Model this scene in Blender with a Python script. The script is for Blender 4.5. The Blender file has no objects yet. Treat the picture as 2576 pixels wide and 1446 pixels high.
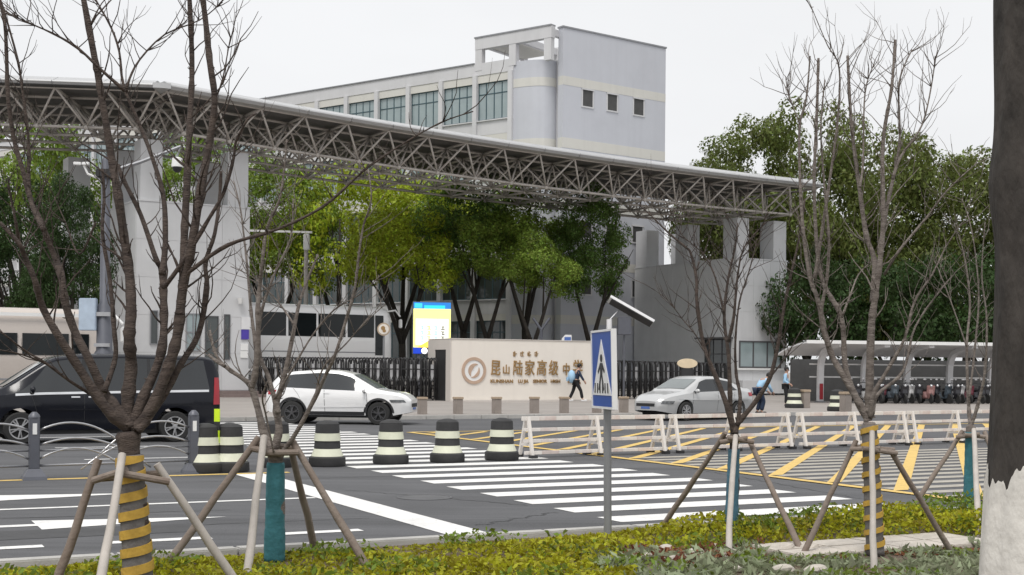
import bpy, bmesh, math, random
import numpy as np
from mathutils import Vector, Matrix

random.seed(7); np.random.seed(7)
SC = bpy.context.scene
COL = SC.collection
PI = math.pi
R = math.radians

# ------------------------------------------------------------------ camera, world, sun, exposure
F, CX, CY, CH, ROLL = 3300.0, 1288.0, 928.0, 1.67, R(0.5)     # focal length etc. in units of a 2576 px wide picture
cam_d = bpy.data.cameras.new('camera'); cam = bpy.data.objects.new('camera', cam_d); COL.objects.link(cam)
cam_d.sensor_width = 36.0; cam_d.lens = F / 2576.0 * 36.0
cam_d.shift_y = (CY - 723.0) / 2576.0
cam_d.clip_start = 0.1; cam_d.clip_end = 3000
cam.matrix_world = Matrix.Translation((0, 0, CH)) @ Matrix.Rotation(PI/2, 4, 'X') @ Matrix.Rotation(ROLL, 4, 'Z')
SC.camera = cam

SUN_EL, SUN_AZ = R(62), R(197)          # azimuth of the sun, measured from +Y towards +X
w = bpy.data.worlds.new('World'); SC.world = w; w.use_nodes = True
nt = w.node_tree; nt.nodes.clear()
out = nt.nodes.new('ShaderNodeOutputWorld'); bg = nt.nodes.new('ShaderNodeBackground')
sky = nt.nodes.new('ShaderNodeTexSky'); sky.sky_type = 'NISHITA'; sky.sun_disc = False
sky.sun_elevation = SUN_EL; sky.sun_rotation = SUN_AZ; sky.dust_density = 6.0; sky.air_density = 1.6
hs = nt.nodes.new('ShaderNodeHueSaturation'); hs.inputs['Saturation'].default_value = 0.10
mx = nt.nodes.new('ShaderNodeMix'); mx.data_type = 'RGBA'; mx.inputs[0].default_value = 0.86
mx.inputs[7].default_value = (6.35, 6.42, 6.55, 1)             # the even overcast layer
nt.links.new(sky.outputs[0], hs.inputs['Color']); nt.links.new(hs.outputs[0], mx.inputs[6])
cn = nt.nodes.new('ShaderNodeTexNoise'); cn.inputs['Scale'].default_value = 1.6; cn.inputs['Detail'].default_value = 5      # soft cloud tone
ct = nt.nodes.new('ShaderNodeTexCoord'); cmp_ = nt.nodes.new('ShaderNodeMapping'); cmp_.inputs['Scale'].default_value = (1, 1, 2.5)
nt.links.new(ct.outputs['Generated'], cmp_.inputs[0]); nt.links.new(cmp_.outputs[0], cn.inputs['Vector'])
cr = nt.nodes.new('ShaderNodeMapRange'); cr.inputs[1].default_value = .3; cr.inputs[2].default_value = .7; cr.inputs[3].default_value = .93; cr.inputs[4].default_value = 1.06
nt.links.new(cn.outputs[0], cr.inputs[0])
cm2 = nt.nodes.new('ShaderNodeMix'); cm2.data_type = 'RGBA'; cm2.blend_type = 'MULTIPLY'; cm2.inputs[0].default_value = 1
nt.links.new(mx.outputs[2], cm2.inputs[6]); nt.links.new(cr.outputs[0], cm2.inputs[7]); nt.links.new(cm2.outputs[2], bg.inputs[0]); bg.inputs[1].default_value = 0.10
nt.links.new(bg.outputs[0], out.inputs[0])
sd = bpy.data.lights.new('sun', 'SUN'); sd.energy = 1.5; sd.angle = R(20); sd.color = (1.0, 0.965, 0.92)
sun = bpy.data.objects.new('sun', sd); COL.objects.link(sun)
dirv = Vector((math.sin(SUN_AZ)*math.cos(SUN_EL), math.cos(SUN_AZ)*math.cos(SUN_EL), math.sin(SUN_EL)))
sun.rotation_euler = dirv.to_track_quat('Z', 'Y').to_euler(); sun.location = dirv * 60
SC.view_settings.view_transform = 'Standard'; SC.view_settings.look = 'None'
SC.view_settings.exposure = 0.55; SC.view_settings.gamma = 1.0
SC.cycles.max_bounces = 6; SC.cycles.transparent_max_bounces = 6

# ------------------------------------------------------------------ frames
V = Vector
def P(x, y, D):
    """point of the place at depth D on the sight line of picture point (x, y)"""
    rx, ry = x - CX, y - CY
    c, s = math.cos(ROLL), math.sin(ROLL)
    ax, ay = rx*c + ry*s, -rx*s + ry*c
    return V((ax*D/F, D, CH - ay*D/F))
def G(x, y, z=0.0):
    rx, ry = x - CX, y - CY
    ay = -rx*math.sin(ROLL) + ry*math.cos(ROLL)
    return P(x, y, (CH - z)*F/ay)
def ang(d): return V((math.cos(R(d)), math.sin(R(d)), 0))
TH = 27.0
U, N = ang(TH), ang(TH + 90)             # along the street, across it
def ST(s, t, z=0.0): return U*s + N*t + V((0, 0, z))
def along(O, d, x):
    """distance from O along d to where the plan line meets picture column x"""
    k = (x - CX)/F
    return (k*O.y - O.x)/(d.x - k*d.y)
def frame(O, deg, z=None):
    return Matrix.Translation((O.x, O.y, O.z if z is None else z)) @ Matrix.Rotation(R(deg), 4, 'Z')

# ------------------------------------------------------------------ mesh helper
class MB:
    def __init__(s): s.v = []; s.f = []
    def add(s, vs, fs):
        o = len(s.v); s.v += [tuple(p) for p in vs]; s.f += [tuple(i + o for i in f) for f in fs]; return s
    def box(s, c, d, rz=0.0, M=None):
        x, y, z = d[0]/2, d[1]/2, d[2]/2
        m = Matrix.Translation(c) @ Matrix.Rotation(rz, 4, 'Z') if M is None else M
        vs = [m @ V((i*x, j*y, k*z)) for k in (-1, 1) for i, j in ((-1,-1),(1,-1),(1,1),(-1,1))]
        return s.add(vs, [(3,2,1,0),(4,5,6,7),(0,1,5,4),(1,2,6,5),(2,3,7,6),(3,0,4,7)])
    def rng(s, x0, x1, y0, y1, z0, z1): return s.box(((x0+x1)/2,(y0+y1)/2,(z0+z1)/2), (x1-x0, y1-y0, z1-z0))
    def bar(s, p, q, w, h=None, up=(0,0,1)):
        p, q = V(p), V(q); d = (q-p); L = d.length; d.normalize(); up = V(up)
        if abs(d.dot(up)) > 0.98: up = V((1, 0, 0))
        a = d.cross(up).normalized(); b = a.cross(d); h = h or w
        vs = []
        for c in (p, q):
            for i, j in ((-1,-1),(1,-1),(1,1),(-1,1)): vs.append(c + a*(i*w/2) + b*(j*h/2))
        return s.add(vs, [(0,1,2,3),(7,6,5,4),(0,4,5,1),(1,5,6,2),(2,6,7,3),(3,7,4,0)])
    def tube(s, pts, rad, n=8, cap=True):
        pts = [V(p) for p in pts]; m = len(pts)
        if not hasattr(rad, '__len__'): rad = [rad]*m
        vs, fs = [], []; ref = None
        for i, p in enumerate(pts):
            d = (pts[min(i+1, m-1)] - pts[max(i-1, 0)]).normalized()
            if ref is None: ref = d.orthogonal().normalized()
            a = (ref - d*ref.dot(d)).normalized(); ref = a; b = d.cross(a)
            for k in range(n):
                t = 2*PI*k/n; vs.append(p + (a*math.cos(t) + b*math.sin(t))*rad[i])
        for i in range(m-1):
            for k in range(n):
                k2 = (k+1) % n; fs.append((i*n+k, i*n+k2, (i+1)*n+k2, (i+1)*n+k))
        if cap: fs += [tuple(range(n-1, -1, -1)), tuple((m-1)*n+k for k in range(n))]
        return s.add(vs, fs)
    def lathe(s, prof, n=20, M=None):
        """prof: (r, z) list, closed with caps"""
        M = M or Matrix(); vs, fs = [], []
        for r, z in prof:
            for k in range(n): t = 2*PI*k/n; vs.append(M @ V((r*math.cos(t), r*math.sin(t), z)))
        m = len(prof)
        for i in range(m-1):
            for k in range(n):
                k2 = (k+1) % n; fs.append((i*n+k, i*n+k2, (i+1)*n+k2, (i+1)*n+k))
        fs += [tuple(range(n-1, -1, -1)), tuple((m-1)*n+k for k in range(n))]
        return s.add(vs, fs)
    def prism(s, poly, z0, z1, M=None):
        M = M or Matrix(); n = len(poly)
        vs = [M @ V((x, y, z0)) for x, y in poly] + [M @ V((x, y, z1)) for x, y in poly]
        return s.add(vs, [tuple(range(n-1, -1, -1)), tuple(range(n, 2*n))] + [(i, (i+1) % n, n+(i+1) % n, n+i) for i in range(n)])
    def grid(s, rows, flip=False):
        m, n = len(rows), len(rows[0]); vs = [p for r in rows for p in r]
        fs = [(i*n+j, i*n+j+1, (i+1)*n+j+1, (i+1)*n+j) for i in range(m-1) for j in range(n-1)]
        if flip: fs = [f[::-1] for f in fs]
        return s.add(vs, fs)
    def ball(s, c, r, n=10, sc=(1,1,1)):
        rows = [(max(1e-3, math.sin(PI*i/n)), -math.cos(PI*i/n)) for i in range(n+1)]
        return s.lathe([(a*r, b*r) for a, b in rows], n+2, Matrix.Translation(c) @ Matrix.Diagonal((*sc, 1)))
    def mesh(s, name):
        me = bpy.data.meshes.new(name); me.from_pydata(s.v, [], s.f); me.update(); return me
    def build(s, name, mat, parent=None, smooth=False, M=None, fix=False, bevel=0):
        me = s.mesh(name)
        if fix or bevel:
            b = bmesh.new(); b.from_mesh(me); bmesh.ops.recalc_face_normals(b, faces=b.faces)
            if bevel: bmesh.ops.bevel(b, geom=[e for e in b.edges if e.is_manifold and e.calc_face_angle(0) > 0.5], offset=bevel, segments=2, affect='EDGES', clamp_overlap=True)
            b.to_mesh(me); b.free()
        if smooth:
            me.shade_smooth()
            if smooth != 'full': me.set_sharp_from_angle(angle=R(38))
        return link(name, me, mat, parent, M)
def link(name, me, mat, parent=None, M=None):
    o = bpy.data.objects.new(name, me); COL.objects.link(o)
    if mat is not None and not me.materials: me.materials.append(mat)
    if parent is not None: o.parent = parent
    if M is not None: o.matrix_local = M
    return o
def empty(name, loc=(0,0,0), rz=0.0, label=None, cat=None, group=None, M=None):
    o = bpy.data.objects.new(name, None); COL.objects.link(o); o.empty_display_size = 0.2
    if M is not None: o.matrix_world = M
    else: o.location = loc; o.rotation_euler = (0, 0, rz)
    return tag(o, label, cat, group)
def tag(o, label=None, cat=None, group=None, kind=None):
    if label: o['label'] = label
    if cat: o['category'] = cat
    if group: o['group'] = group
    if kind: o['kind'] = kind
    return o
def copy_tree(o, parent=None):
    c = o.copy(); COL.objects.link(c); c.parent = parent
    if parent is not None: c.matrix_parent_inverse = o.matrix_parent_inverse
    for ch in list(o.children): copy_tree(ch, c)
    return c

# ------------------------------------------------------------------ materials
def mat(name, col, rough=0.6, metal=0.0, var=0.12, scale=3.0, bump=0.0, bscale=None, island=0.0, emit=0.0, spec=None, coat=0.0, stretch=None, col2=None, trans=0.0, dirt=0.0, dscale=0.6, wear=0.0, wearcol=(0.10, 0.10, 0.105), streak=0.0, track=0.0):
    m = bpy.data.materials.new(name); m.use_nodes = True; t = m.node_tree; b = t.nodes['Principled BSDF']; L = t.links
    b.inputs['Roughness'].default_value = rough; b.inputs['Metallic'].default_value = metal
    if spec is not None: b.inputs['Specular IOR Level'].default_value = spec
    if coat: b.inputs['Coat Weight'].default_value = coat; b.inputs['Coat Roughness'].default_value = 0.04
    tc = t.nodes.new('ShaderNodeTexCoord'); vec = tc.outputs['Object']
    if stretch:
        mp = t.nodes.new('ShaderNodeMapping'); mp.inputs['Scale'].default_value = stretch; L.new(vec, mp.inputs[0]); vec = mp.outputs[0]
    nz = t.nodes.new('ShaderNodeTexNoise'); nz.inputs['Scale'].default_value = scale; nz.inputs['Detail'].default_value = 6; nz.inputs['Roughness'].default_value = 0.62
    L.new(vec, nz.inputs['Vector'])
    mx = t.nodes.new('ShaderNodeMix'); mx.data_type = 'RGBA'
    c2 = col2 or tuple(min(1, c*(1+var)) for c in col); c1 = tuple(c*(1-var) for c in col) if col2 is None else col
    mx.inputs[6].default_value = (*c1, 1); mx.inputs[7].default_value = (*c2, 1)
    rm = t.nodes.new('ShaderNodeMapRange'); rm.inputs[1].default_value = 0.3; rm.inputs[2].default_value = 0.7
    L.new(nz.outputs[0], rm.inputs[0]); L.new(rm.outputs[0], mx.inputs[0])
    col_out = mx.outputs[2]
    if dirt:
        n2 = t.nodes.new('ShaderNodeTexNoise'); n2.inputs['Scale'].default_value = dscale; n2.inputs['Detail'].default_value = 8; n2.inputs['Roughness'].default_value = 0.7
        L.new(tc.outputs['Object'], n2.inputs['Vector'])
        r2 = t.nodes.new('ShaderNodeMapRange'); r2.inputs[1].default_value = 0.48; r2.inputs[2].default_value = 0.72; r2.inputs[4].default_value = dirt
        L.new(n2.outputs[0], r2.inputs[0])
        m2 = t.nodes.new('ShaderNodeMix'); m2.data_type = 'RGBA'; m2.inputs[7].default_value = (*[c*0.45 for c in col], 1)
        L.new(r2.outputs[0], m2.inputs[0]); L.new(col_out, m2.inputs[6]); col_out = m2.outputs[2]
    def layer(vec_scale, rot, scale, lo, hi, amt, colr, detail=8, rough_=.7):
        global_in = tc.outputs['Object']
        mp = t.nodes.new('ShaderNodeMapping'); mp.inputs['Scale'].default_value = vec_scale; mp.inputs['Rotation'].default_value = (0, 0, rot); L.new(global_in, mp.inputs[0])
        n2 = t.nodes.new('ShaderNodeTexNoise'); n2.inputs['Scale'].default_value = scale; n2.inputs['Detail'].default_value = detail; n2.inputs['Roughness'].default_value = rough_
        L.new(mp.outputs[0], n2.inputs['Vector'])
        r2 = t.nodes.new('ShaderNodeMapRange'); r2.inputs[1].default_value = lo; r2.inputs[2].default_value = hi; r2.inputs[4].default_value = amt
        L.new(n2.outputs[0], r2.inputs[0])
        m2 = t.nodes.new('ShaderNodeMix'); m2.data_type = 'RGBA'; m2.inputs[7].default_value = (*colr, 1)
        L.new(r2.outputs[0], m2.inputs[0]); L.new(col_out, m2.inputs[6]); return m2.outputs[2]
    if wear:
        col_out = layer((1, 1, 1), 0, 9.0, .56, .64, wear, wearcol, 10, .8)
        col_out = layer((1, 1, 1), 0, 1.3, .52, .75, wear*.6, wearcol, 10, .75)
    if streak:
        col_out = layer((1.0, 1.0, .05), 0, 1.7, .48, .8, streak, tuple(c*.5 for c in col), 6, .65)
    if track:
        col_out = layer((.035, .9, 1), -R(27), 1.1, .48, .66, track, tuple(c*.62 for c in col), 4, .6)
        col_out = layer((.05, 1.3, 1), -R(27), 1.7, .5, .7, track*.7, tuple(min(1, c*1.5) for c in col), 4, .6)
        col_out = layer((1, 1, 1), 0, 70.0, .5, .7, .35, tuple(min(1, c*1.9) for c in col), 2, .5)
    if island:
        gi = t.nodes.new('ShaderNodeNewGeometry'); h = t.nodes.new('ShaderNodeHueSaturation')
        a = t.nodes.new('ShaderNodeMapRange'); a.inputs[3].default_value = 1-island; a.inputs[4].default_value = 1+island
        L.new(gi.outputs['Random Per Island'], a.inputs[0]); L.new(a.outputs[0], h.inputs['Value'])
        a2 = t.nodes.new('ShaderNodeMapRange'); a2.inputs[3].default_value = 0.5-0.03*island; a2.inputs[4].default_value = 0.5+0.05*island
        L.new(gi.outputs['Random Per Island'], a2.inputs[0]); L.new(a2.outputs[0], h.inputs['Hue'])
        L.new(col_out, h.inputs['Color']); col_out = h.outputs[0]
    L.new(col_out, b.inputs['Base Color'])
    if bump:
        n3 = t.nodes.new('ShaderNodeTexNoise'); n3.inputs['Scale'].default_value = bscale or scale*6; n3.inputs['Detail'].default_value = 5
        L.new(vec, n3.inputs['Vector'])
        bp = t.nodes.new('ShaderNodeBump'); bp.inputs['Strength'].default_value = bump; bp.inputs['Distance'].default_value = 0.02
        L.new(n3.outputs[0], bp.inputs['Height']); L.new(bp.outputs[0], b.inputs['Normal'])
    if emit:
        b.inputs['Emission Color'].default_value = (*col, 1); b.inputs['Emission Strength'].default_value = emit
    if trans:
        # leaves let light through
        tr = t.nodes.new('ShaderNodeBsdfTranslucent'); ms = t.nodes.new('ShaderNodeMixShader'); ms.inputs[0].default_value = trans
        L.new(col_out, tr.inputs[0]); L.new(b.outputs[0], ms.inputs[1]); L.new(tr.outputs[0], ms.inputs[2]); L.new(ms.outputs[0], t.nodes['Material Output'].inputs[0])
    return m
def glass(name, col, rough=0.04, metal=0.0, spec=0.8):
    return mat(name, col, rough, metal, var=0.2, scale=0.7, spec=spec)
M_ = {}
M_['asphalt'] = mat('asphalt', (0.086, 0.087, 0.092), 0.88, var=0.14, scale=0.5, bump=0.35, bscale=60, dirt=0.3, dscale=0.22, track=0.8)
M_['paving'] = mat('paving', (0.30, 0.275, 0.255), 0.85, var=0.10, scale=0.4, bump=0.1, bscale=30, dirt=0.15)
M_['campus'] = mat('campus_paving', (0.20, 0.19, 0.18), 0.9, var=0.15, scale=0.4)
M_['white_line'] = mat('white_road_paint', (0.74, 0.735, 0.72), 0.7, var=0.06, scale=6, bump=0.2, bscale=60, dirt=0.16, dscale=2.2, wear=0.5)
M_['faded_line'] = mat('faded_road_paint', (0.38, 0.355, 0.31), 0.8, var=0.12, scale=5, dirt=0.4, dscale=1.6)
M_['yellow_line'] = mat('yellow_road_paint', (0.66, 0.46, 0.14), 0.7, var=0.08, scale=6, dirt=0.15, dscale=2.2, wear=0.5)
M_['kerb'] = mat('kerb_stone', (0.42, 0.41, 0.39), 0.85, var=0.12, scale=4, bump=0.2, bscale=50, dirt=0.2)
M_['soil'] = mat('soil', (0.085, 0.062, 0.045), 0.95, var=0.35, scale=6, bump=0.8, bscale=25, col2=(0.16, 0.12, 0.085))
M_['clad'] = mat('grey_cladding', (0.58, 0.585, 0.595), 0.55, var=0.05, scale=0.8, dirt=0.10, dscale=0.35, streak=0.16)
M_['clad2'] = mat('grey_render', (0.60, 0.605, 0.61), 0.6, var=0.05, scale=0.8, dirt=0.10, dscale=0.35, streak=0.16)
M_['truss'] = mat('truss_steel', (0.50, 0.465, 0.43), 0.5, metal=0.0, var=0.08, scale=3)
M_['darksteel'] = mat('dark_steel', (0.10, 0.10, 0.105), 0.55, metal=0.2)
M_['roof'] = mat('roof_metal', (0.47, 0.475, 0.48), 0.42, metal=0.25, var=0.06, scale=1.2, dirt=0.15)
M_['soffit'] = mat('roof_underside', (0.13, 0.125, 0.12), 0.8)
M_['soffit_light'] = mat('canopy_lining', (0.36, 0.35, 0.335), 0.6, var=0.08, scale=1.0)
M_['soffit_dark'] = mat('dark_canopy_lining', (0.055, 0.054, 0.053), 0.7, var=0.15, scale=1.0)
M_['bld_lav'] = mat('lavender_grey_wall', (0.495, 0.508, 0.548), 0.75, var=0.03, scale=0.5, dirt=0.10, dscale=0.3, streak=0.13)
M_['bld_grey'] = mat('pale_grey_wall', (0.56, 0.56, 0.57), 0.75, var=0.04, scale=0.5, dirt=0.12, dscale=0.3, streak=0.16)
M_['bld_cream'] = mat('cream_band', (0.585, 0.575, 0.535), 0.75, var=0.04, scale=0.6, dirt=0.10, streak=0.2)
M_['pane'] = mat('window_glass', (0.27, 0.33, 0.34), 0.06, var=0.15, scale=0.5, spec=0.7)
M_['pane_dark'] = mat('dark_window_glass', (0.05, 0.06, 0.06), 0.06, var=0.25, scale=0.6, spec=0.7)
M_['wframe'] = mat('window_frame', (0.045, 0.085, 0.10), 0.4, metal=0.3)
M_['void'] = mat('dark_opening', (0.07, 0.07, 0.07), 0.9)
M_['cream'] = mat('cream_stone', (0.76, 0.71, 0.645), 0.6, var=0.03, scale=0.8, bump=0.05, bscale=20, streak=0.12)
M_['cream_side'] = mat('shaded_side_and_trim_stone', (0.60, 0.56, 0.52), 0.6, var=0.03, scale=0.8)  # darker cream: the end face's shade put into its colour; also coping, plinth
M_['bronze'] = mat('bronze_letters', (0.36, 0.22, 0.09), 0.35, metal=0.55, var=0.25, scale=8)
M_['rosebronze'] = mat('matt_bronze', (0.50, 0.36, 0.27), 0.45, metal=0.2, var=0.1, scale=4)
M_['white'] = mat('white_paint', (0.78, 0.78, 0.77), 0.4, var=0.03, scale=2)
M_['whitemetal'] = mat('white_metal', (0.72, 0.72, 0.73), 0.35, var=0.05, scale=2, dirt=0.1)
M_['grey'] = mat('grey_metal', (0.27, 0.275, 0.29), 0.45, metal=0.4, var=0.08, scale=4)
M_['slate'] = mat('slate_paint', (0.105, 0.11, 0.13), 0.45, metal=0.2, var=0.08, scale=4)
M_['black'] = mat('black_plastic', (0.022, 0.022, 0.024), 0.55, var=0.2)
M_['rubber'] = mat('rubber', (0.035, 0.035, 0.036), 0.8, var=0.2, scale=8, bump=0.2)
M_['tyre'] = mat('tyre', (0.022, 0.022, 0.022), 0.85)
M_['alloy'] = mat('alloy_rim', (0.50, 0.50, 0.51), 0.3, metal=0.8)
M_['alloy_dark'] = mat('dark_alloy', (0.12, 0.12, 0.125), 0.3, metal=0.8)
M_['chrome'] = mat('chrome', (0.75, 0.75, 0.76), 0.12, metal=1.0)
M_['car_white'] = mat('white_car_paint', (0.80, 0.80, 0.80), 0.25, var=0.01, coat=0.8)
M_['car_silver'] = mat('white_car_paint', (0.52, 0.525, 0.525), 0.28, metal=0.25, var=0.01, coat=0.6)
M_['car_black'] = mat('black_car_paint', (0.006, 0.007, 0.012), 0.18, var=0.1, coat=0.0, spec=0.35)
M_['car_glass'] = glass('car_glass', (0.016, 0.019, 0.022))
M_['bus_glass'] = glass('bus_glass', (0.010, 0.013, 0.014), spec=0.35)
M_['tar'] = mat('tar_seam', (0.045, 0.045, 0.047), 0.6, var=0.2, scale=6)
M_['car_glass2'] = glass('windscreen_glass', (0.16, 0.18, 0.18))
M_['bus_beige'] = mat('beige_bus_paint', (0.50, 0.45, 0.41), 0.35, var=0.03, coat=0.4)
M_['lamp_red'] = mat('tail_lamp', (0.35, 0.02, 0.03), 0.2)
M_['lamp_clear'] = mat('head_lamp', (0.55, 0.56, 0.58), 0.1, metal=0.3)
M_['lamp_dark'] = mat('smoked_head_lamp', (0.12, 0.125, 0.13), 0.08, metal=0.2, var=0.5, scale=12)
M_['plate_blue'] = mat('number_plate', (0.08, 0.16, 0.45), 0.4)
M_['sign_blue'] = mat('sign_blue', (0.012, 0.075, 0.36), 0.35, var=0.05)
M_['sign_white'] = mat('sign_white', (0.78, 0.78, 0.78), 0.4, var=0.03)
M_['barrel_pale'] = mat('pale_yellow_band', (0.64, 0.65, 0.52), 0.5, var=0.05, scale=5, dirt=0.15, dscale=4)
M_['fluo'] = mat('fluorescent_yellow', (0.62, 0.85, 0.02), 0.5, var=0.03)
M_['rail_white'] = mat('barrier_white', (0.74, 0.70, 0.66), 0.6, var=0.05, scale=6, dirt=0.2, dscale=3)
M_['rail_red'] = mat('barrier_red', (0.26, 0.10, 0.09), 0.6, var=0.2, scale=6)
M_['tan'] = mat('tan_stone', (0.42, 0.33, 0.24), 0.7, var=0.1, scale=5)
M_['taupe'] = mat('taupe_stone', (0.27, 0.235, 0.21), 0.7, var=0.1, scale=5)
M_['step'] = mat('brown_step', (0.20, 0.155, 0.145), 0.7, var=0.1, scale=4)
M_['stake'] = mat('peeled_stake', (0.42, 0.385, 0.35), 0.8, var=0.15, scale=5, bump=0.3, bscale=30, stretch=(1, 1, 0.25))
M_['stake2'] = mat('brown_stake', (0.17, 0.13, 0.105), 0.85, var=0.25, scale=6, bump=0.4, bscale=30, col2=(0.24, 0.20, 0.17))
M_['bark'] = mat('young_bark', (0.030, 0.021, 0.018), 0.9, scale=9, bump=0.9, bscale=40, col2=(0.115, 0.088, 0.073), stretch=(1, 1, 3.5))
M_['bark_pale'] = mat('pale_bark', (0.085, 0.068, 0.058), 0.9, scale=9, bump=0.8, bscale=40, col2=(0.27, 0.235, 0.21), stretch=(1, 1, 3.5))
M_['bark_dark'] = mat('dark_bark', (0.018, 0.016, 0.014), 0.95, scale=7, bump=1.0, bscale=22, col2=(0.065, 0.057, 0.05), stretch=(1, 1, 0.4))
M_['trunk_ev'] = mat('evergreen_bark', (0.022, 0.018, 0.015), 0.95, scale=4, bump=0.5, col2=(0.05, 0.042, 0.034))
M_['whitewash'] = mat('whitewashed_bark', (0.70, 0.68, 0.63), 0.9, var=0.08, scale=5, bump=0.7, bscale=16, dirt=0.35, dscale=4, stretch=(1, 1, 0.6))
M_['teal'] = mat('teal_wrap', (0.035, 0.16, 0.19), 0.7, var=0.2, scale=8, bump=0.6, bscale=18)
M_['bluewrap'] = mat('blue_wrap', (0.06, 0.15, 0.21), 0.7, var=0.2, scale=8, bump=0.6, bscale=18)
M_['greywrap'] = mat('grey_wrap', (0.14, 0.13, 0.125), 0.8, var=0.2, scale=10, bump=0.5, bscale=25)
M_['goldwrap'] = mat('gold_wrap', (0.50, 0.31, 0.05), 0.7, var=0.15, scale=10, bump=0.3, bscale=25)
M_['cloth_rope'] = mat('jute_tie', (0.16, 0.12, 0.09), 0.95, var=0.3, scale=20)
def leafmat(name, c, isl=0.5, tr=0.45): return mat(name, c, 0.55, var=0.25, scale=0.25, island=isl, trans=tr, spec=0.3)
M_['leaf_yellow'] = leafmat('yellow_green_leaves', (0.37, 0.42, 0.035))
M_['leaf_green'] = leafmat('green_leaves', (0.125, 0.195, 0.042))
M_['leaf_mid'] = leafmat('mid_green_leaves', (0.21, 0.28, 0.045))
M_['leaf_olive'] = leafmat('olive_green_leaves', (0.14, 0.165, 0.04))
M_['leaf_dark'] = leafmat('dark_green_leaves', (0.045, 0.078, 0.022))
M_['ground_leaf'] = leafmat('yellow_green_groundcover', (0.36, 0.335, 0.02), 0.5)
M_['ground_leaf2'] = leafmat('green_groundcover', (0.17, 0.22, 0.03), 0.5)
M_['ground_leaf3'] = leafmat('grey_green_groundcover', (0.29, 0.32, 0.20), 0.45)
M_['ground_leaf4'] = leafmat('red_brown_groundcover', (0.22, 0.075, 0.045), 0.5)
M_['skin'] = mat('skin', (0.44, 0.27, 0.20), 0.6, var=0.05)
M_['hair'] = mat('hair', (0.012, 0.010, 0.009), 0.6)
M_['navy'] = mat('navy_cloth', (0.015, 0.028, 0.06), 0.85, var=0.2, scale=6)
M_['blackcloth'] = mat('black_cloth', (0.012, 0.012, 0.014), 0.9, var=0.2, scale=6)
M_['skycloth'] = mat('light_blue_cloth', (0.33, 0.52, 0.70), 0.85, var=0.08, scale=6)
M_['stone'] = mat('pale_stone', (0.48, 0.44, 0.39), 0.85, var=0.15, scale=8, bump=0.4, bscale=30)

# ================================================================== SETTING
def sheet(name, pts, m, z=0.0):
    b = MB(); b.add([V((p[0], p[1], z if len(p) < 3 else p[2])) for p in pts], [tuple(range(len(pts)))])
    return tag(b.build(name, m), kind='structure')
def strip(name, s0, s1, t0, t1, z, m, parent=None, seg=1):
    b = MB(); rows = [[ST(s0 + (s1-s0)*i/seg, t, z) for i in range(seg+1)] for t in (t0, t1)]
    b.grid(rows)
    o = b.build(name, m, parent)
    return o if parent else tag(o, kind='structure')
sheet('ground', [(-900,-60),(900,-60),(900,1800),(-900,1800)], M_['paving'], -0.06)
T0, T1 = 11.12, 39.5
road = strip('road', -80, 140, T0, T1, 0.0, M_['asphalt'])
forecourt = strip('forecourt_pavement', -80, 140, T1+0.18, 120, 0.12, M_['paving'])
def kerb_row(name, t0, t1, s0, s1, step=1.0, m=M_['kerb']):
    root = tag(empty(name), kind='structure'); b = MB(); b.rng(0.006, step-0.006, t0, t1, -0.05, 0.13)
    me = None; i = 0; s = s0
    while s < s1:
        M = Matrix.Rotation(R(TH), 4, 'Z') @ Matrix.Translation((s, 0, 0))
        if me is None: o = b.build('kerb_stone', m, root, bevel=0.012); me = o.data; o.matrix_local = M
        else: link('kerb_stone', me, m, root, M)
        s += step; i += 1
    return root
kerb_row('near_kerb', T0-0.16, T0, -8, 30)
kerb_row('far_kerb', T1, T1+0.18, -6, 62)
bed = tag(MB().grid([[ST(s, t, 0.075) for s in range(-40, 60, 10)] for t in (-30, T0-0.16)]).build('planting_bed', M_['soil']), kind='structure')

# painted markings, each its own piece of the road
def mark(name, pts, m, z=0.005):
    b = MB(); b.add([ST(s, t, z) for s, t in pts], [tuple(range(len(pts)))]); return b.build(name, m, road)
def rect(name, s0, s1, t0, t1, m, z=0.005): return mark(name, [(s0,t0),(s1,t0),(s1,t1),(s0,t1)], m, z)
t = 12.25; k = 0
while t < 38.5:
    rect('zebra_stripe', 7.6+0.03*math.sin(k*3), 11.75+0.05*math.sin(k*2.1), t, t+0.52, M_['white_line']); t += 1.03; k += 1
rect('stop_line', 5.4, 5.85, 11.5, 20.0, M_['white_line'])
for i in range(9): rect('lane_dash', 4.75-1.55*i-0.95, 4.75-1.55*i, 12.62, 12.80, M_['white_line'])
rect('edge_line', -30, 60, 11.28, 11.38, M_['white_line'])
rect('lane_line', -30, 5.38, 16.02, 16.15, M_['white_line'])
rect('centre_line', -30, 6.3, 20.02, 20.2, M_['yellow_line'])
for tc_, s0 in ((14.4, 0.6), (17.5, 0.2)):
    mark('lane_arrow', [(s0-5,tc_-.09),(s0+1.2,tc_-.09),(s0+1.2,tc_-.42),(s0+3.2,tc_),(s0+1.2,tc_+.42),(s0+1.2,tc_+.09),(s0-5,tc_+.09)], M_['white_line'])
for tt in (24.0, 27.6): 
    for i in range(4): rect('lane_dash', 6.0-4.5*i-2.2, 6.0-4.5*i, tt, tt+0.13, M_['white_line'])
rect('lane_line', -30, 6.2, 31.6, 31.75, M_['white_line'])
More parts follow.
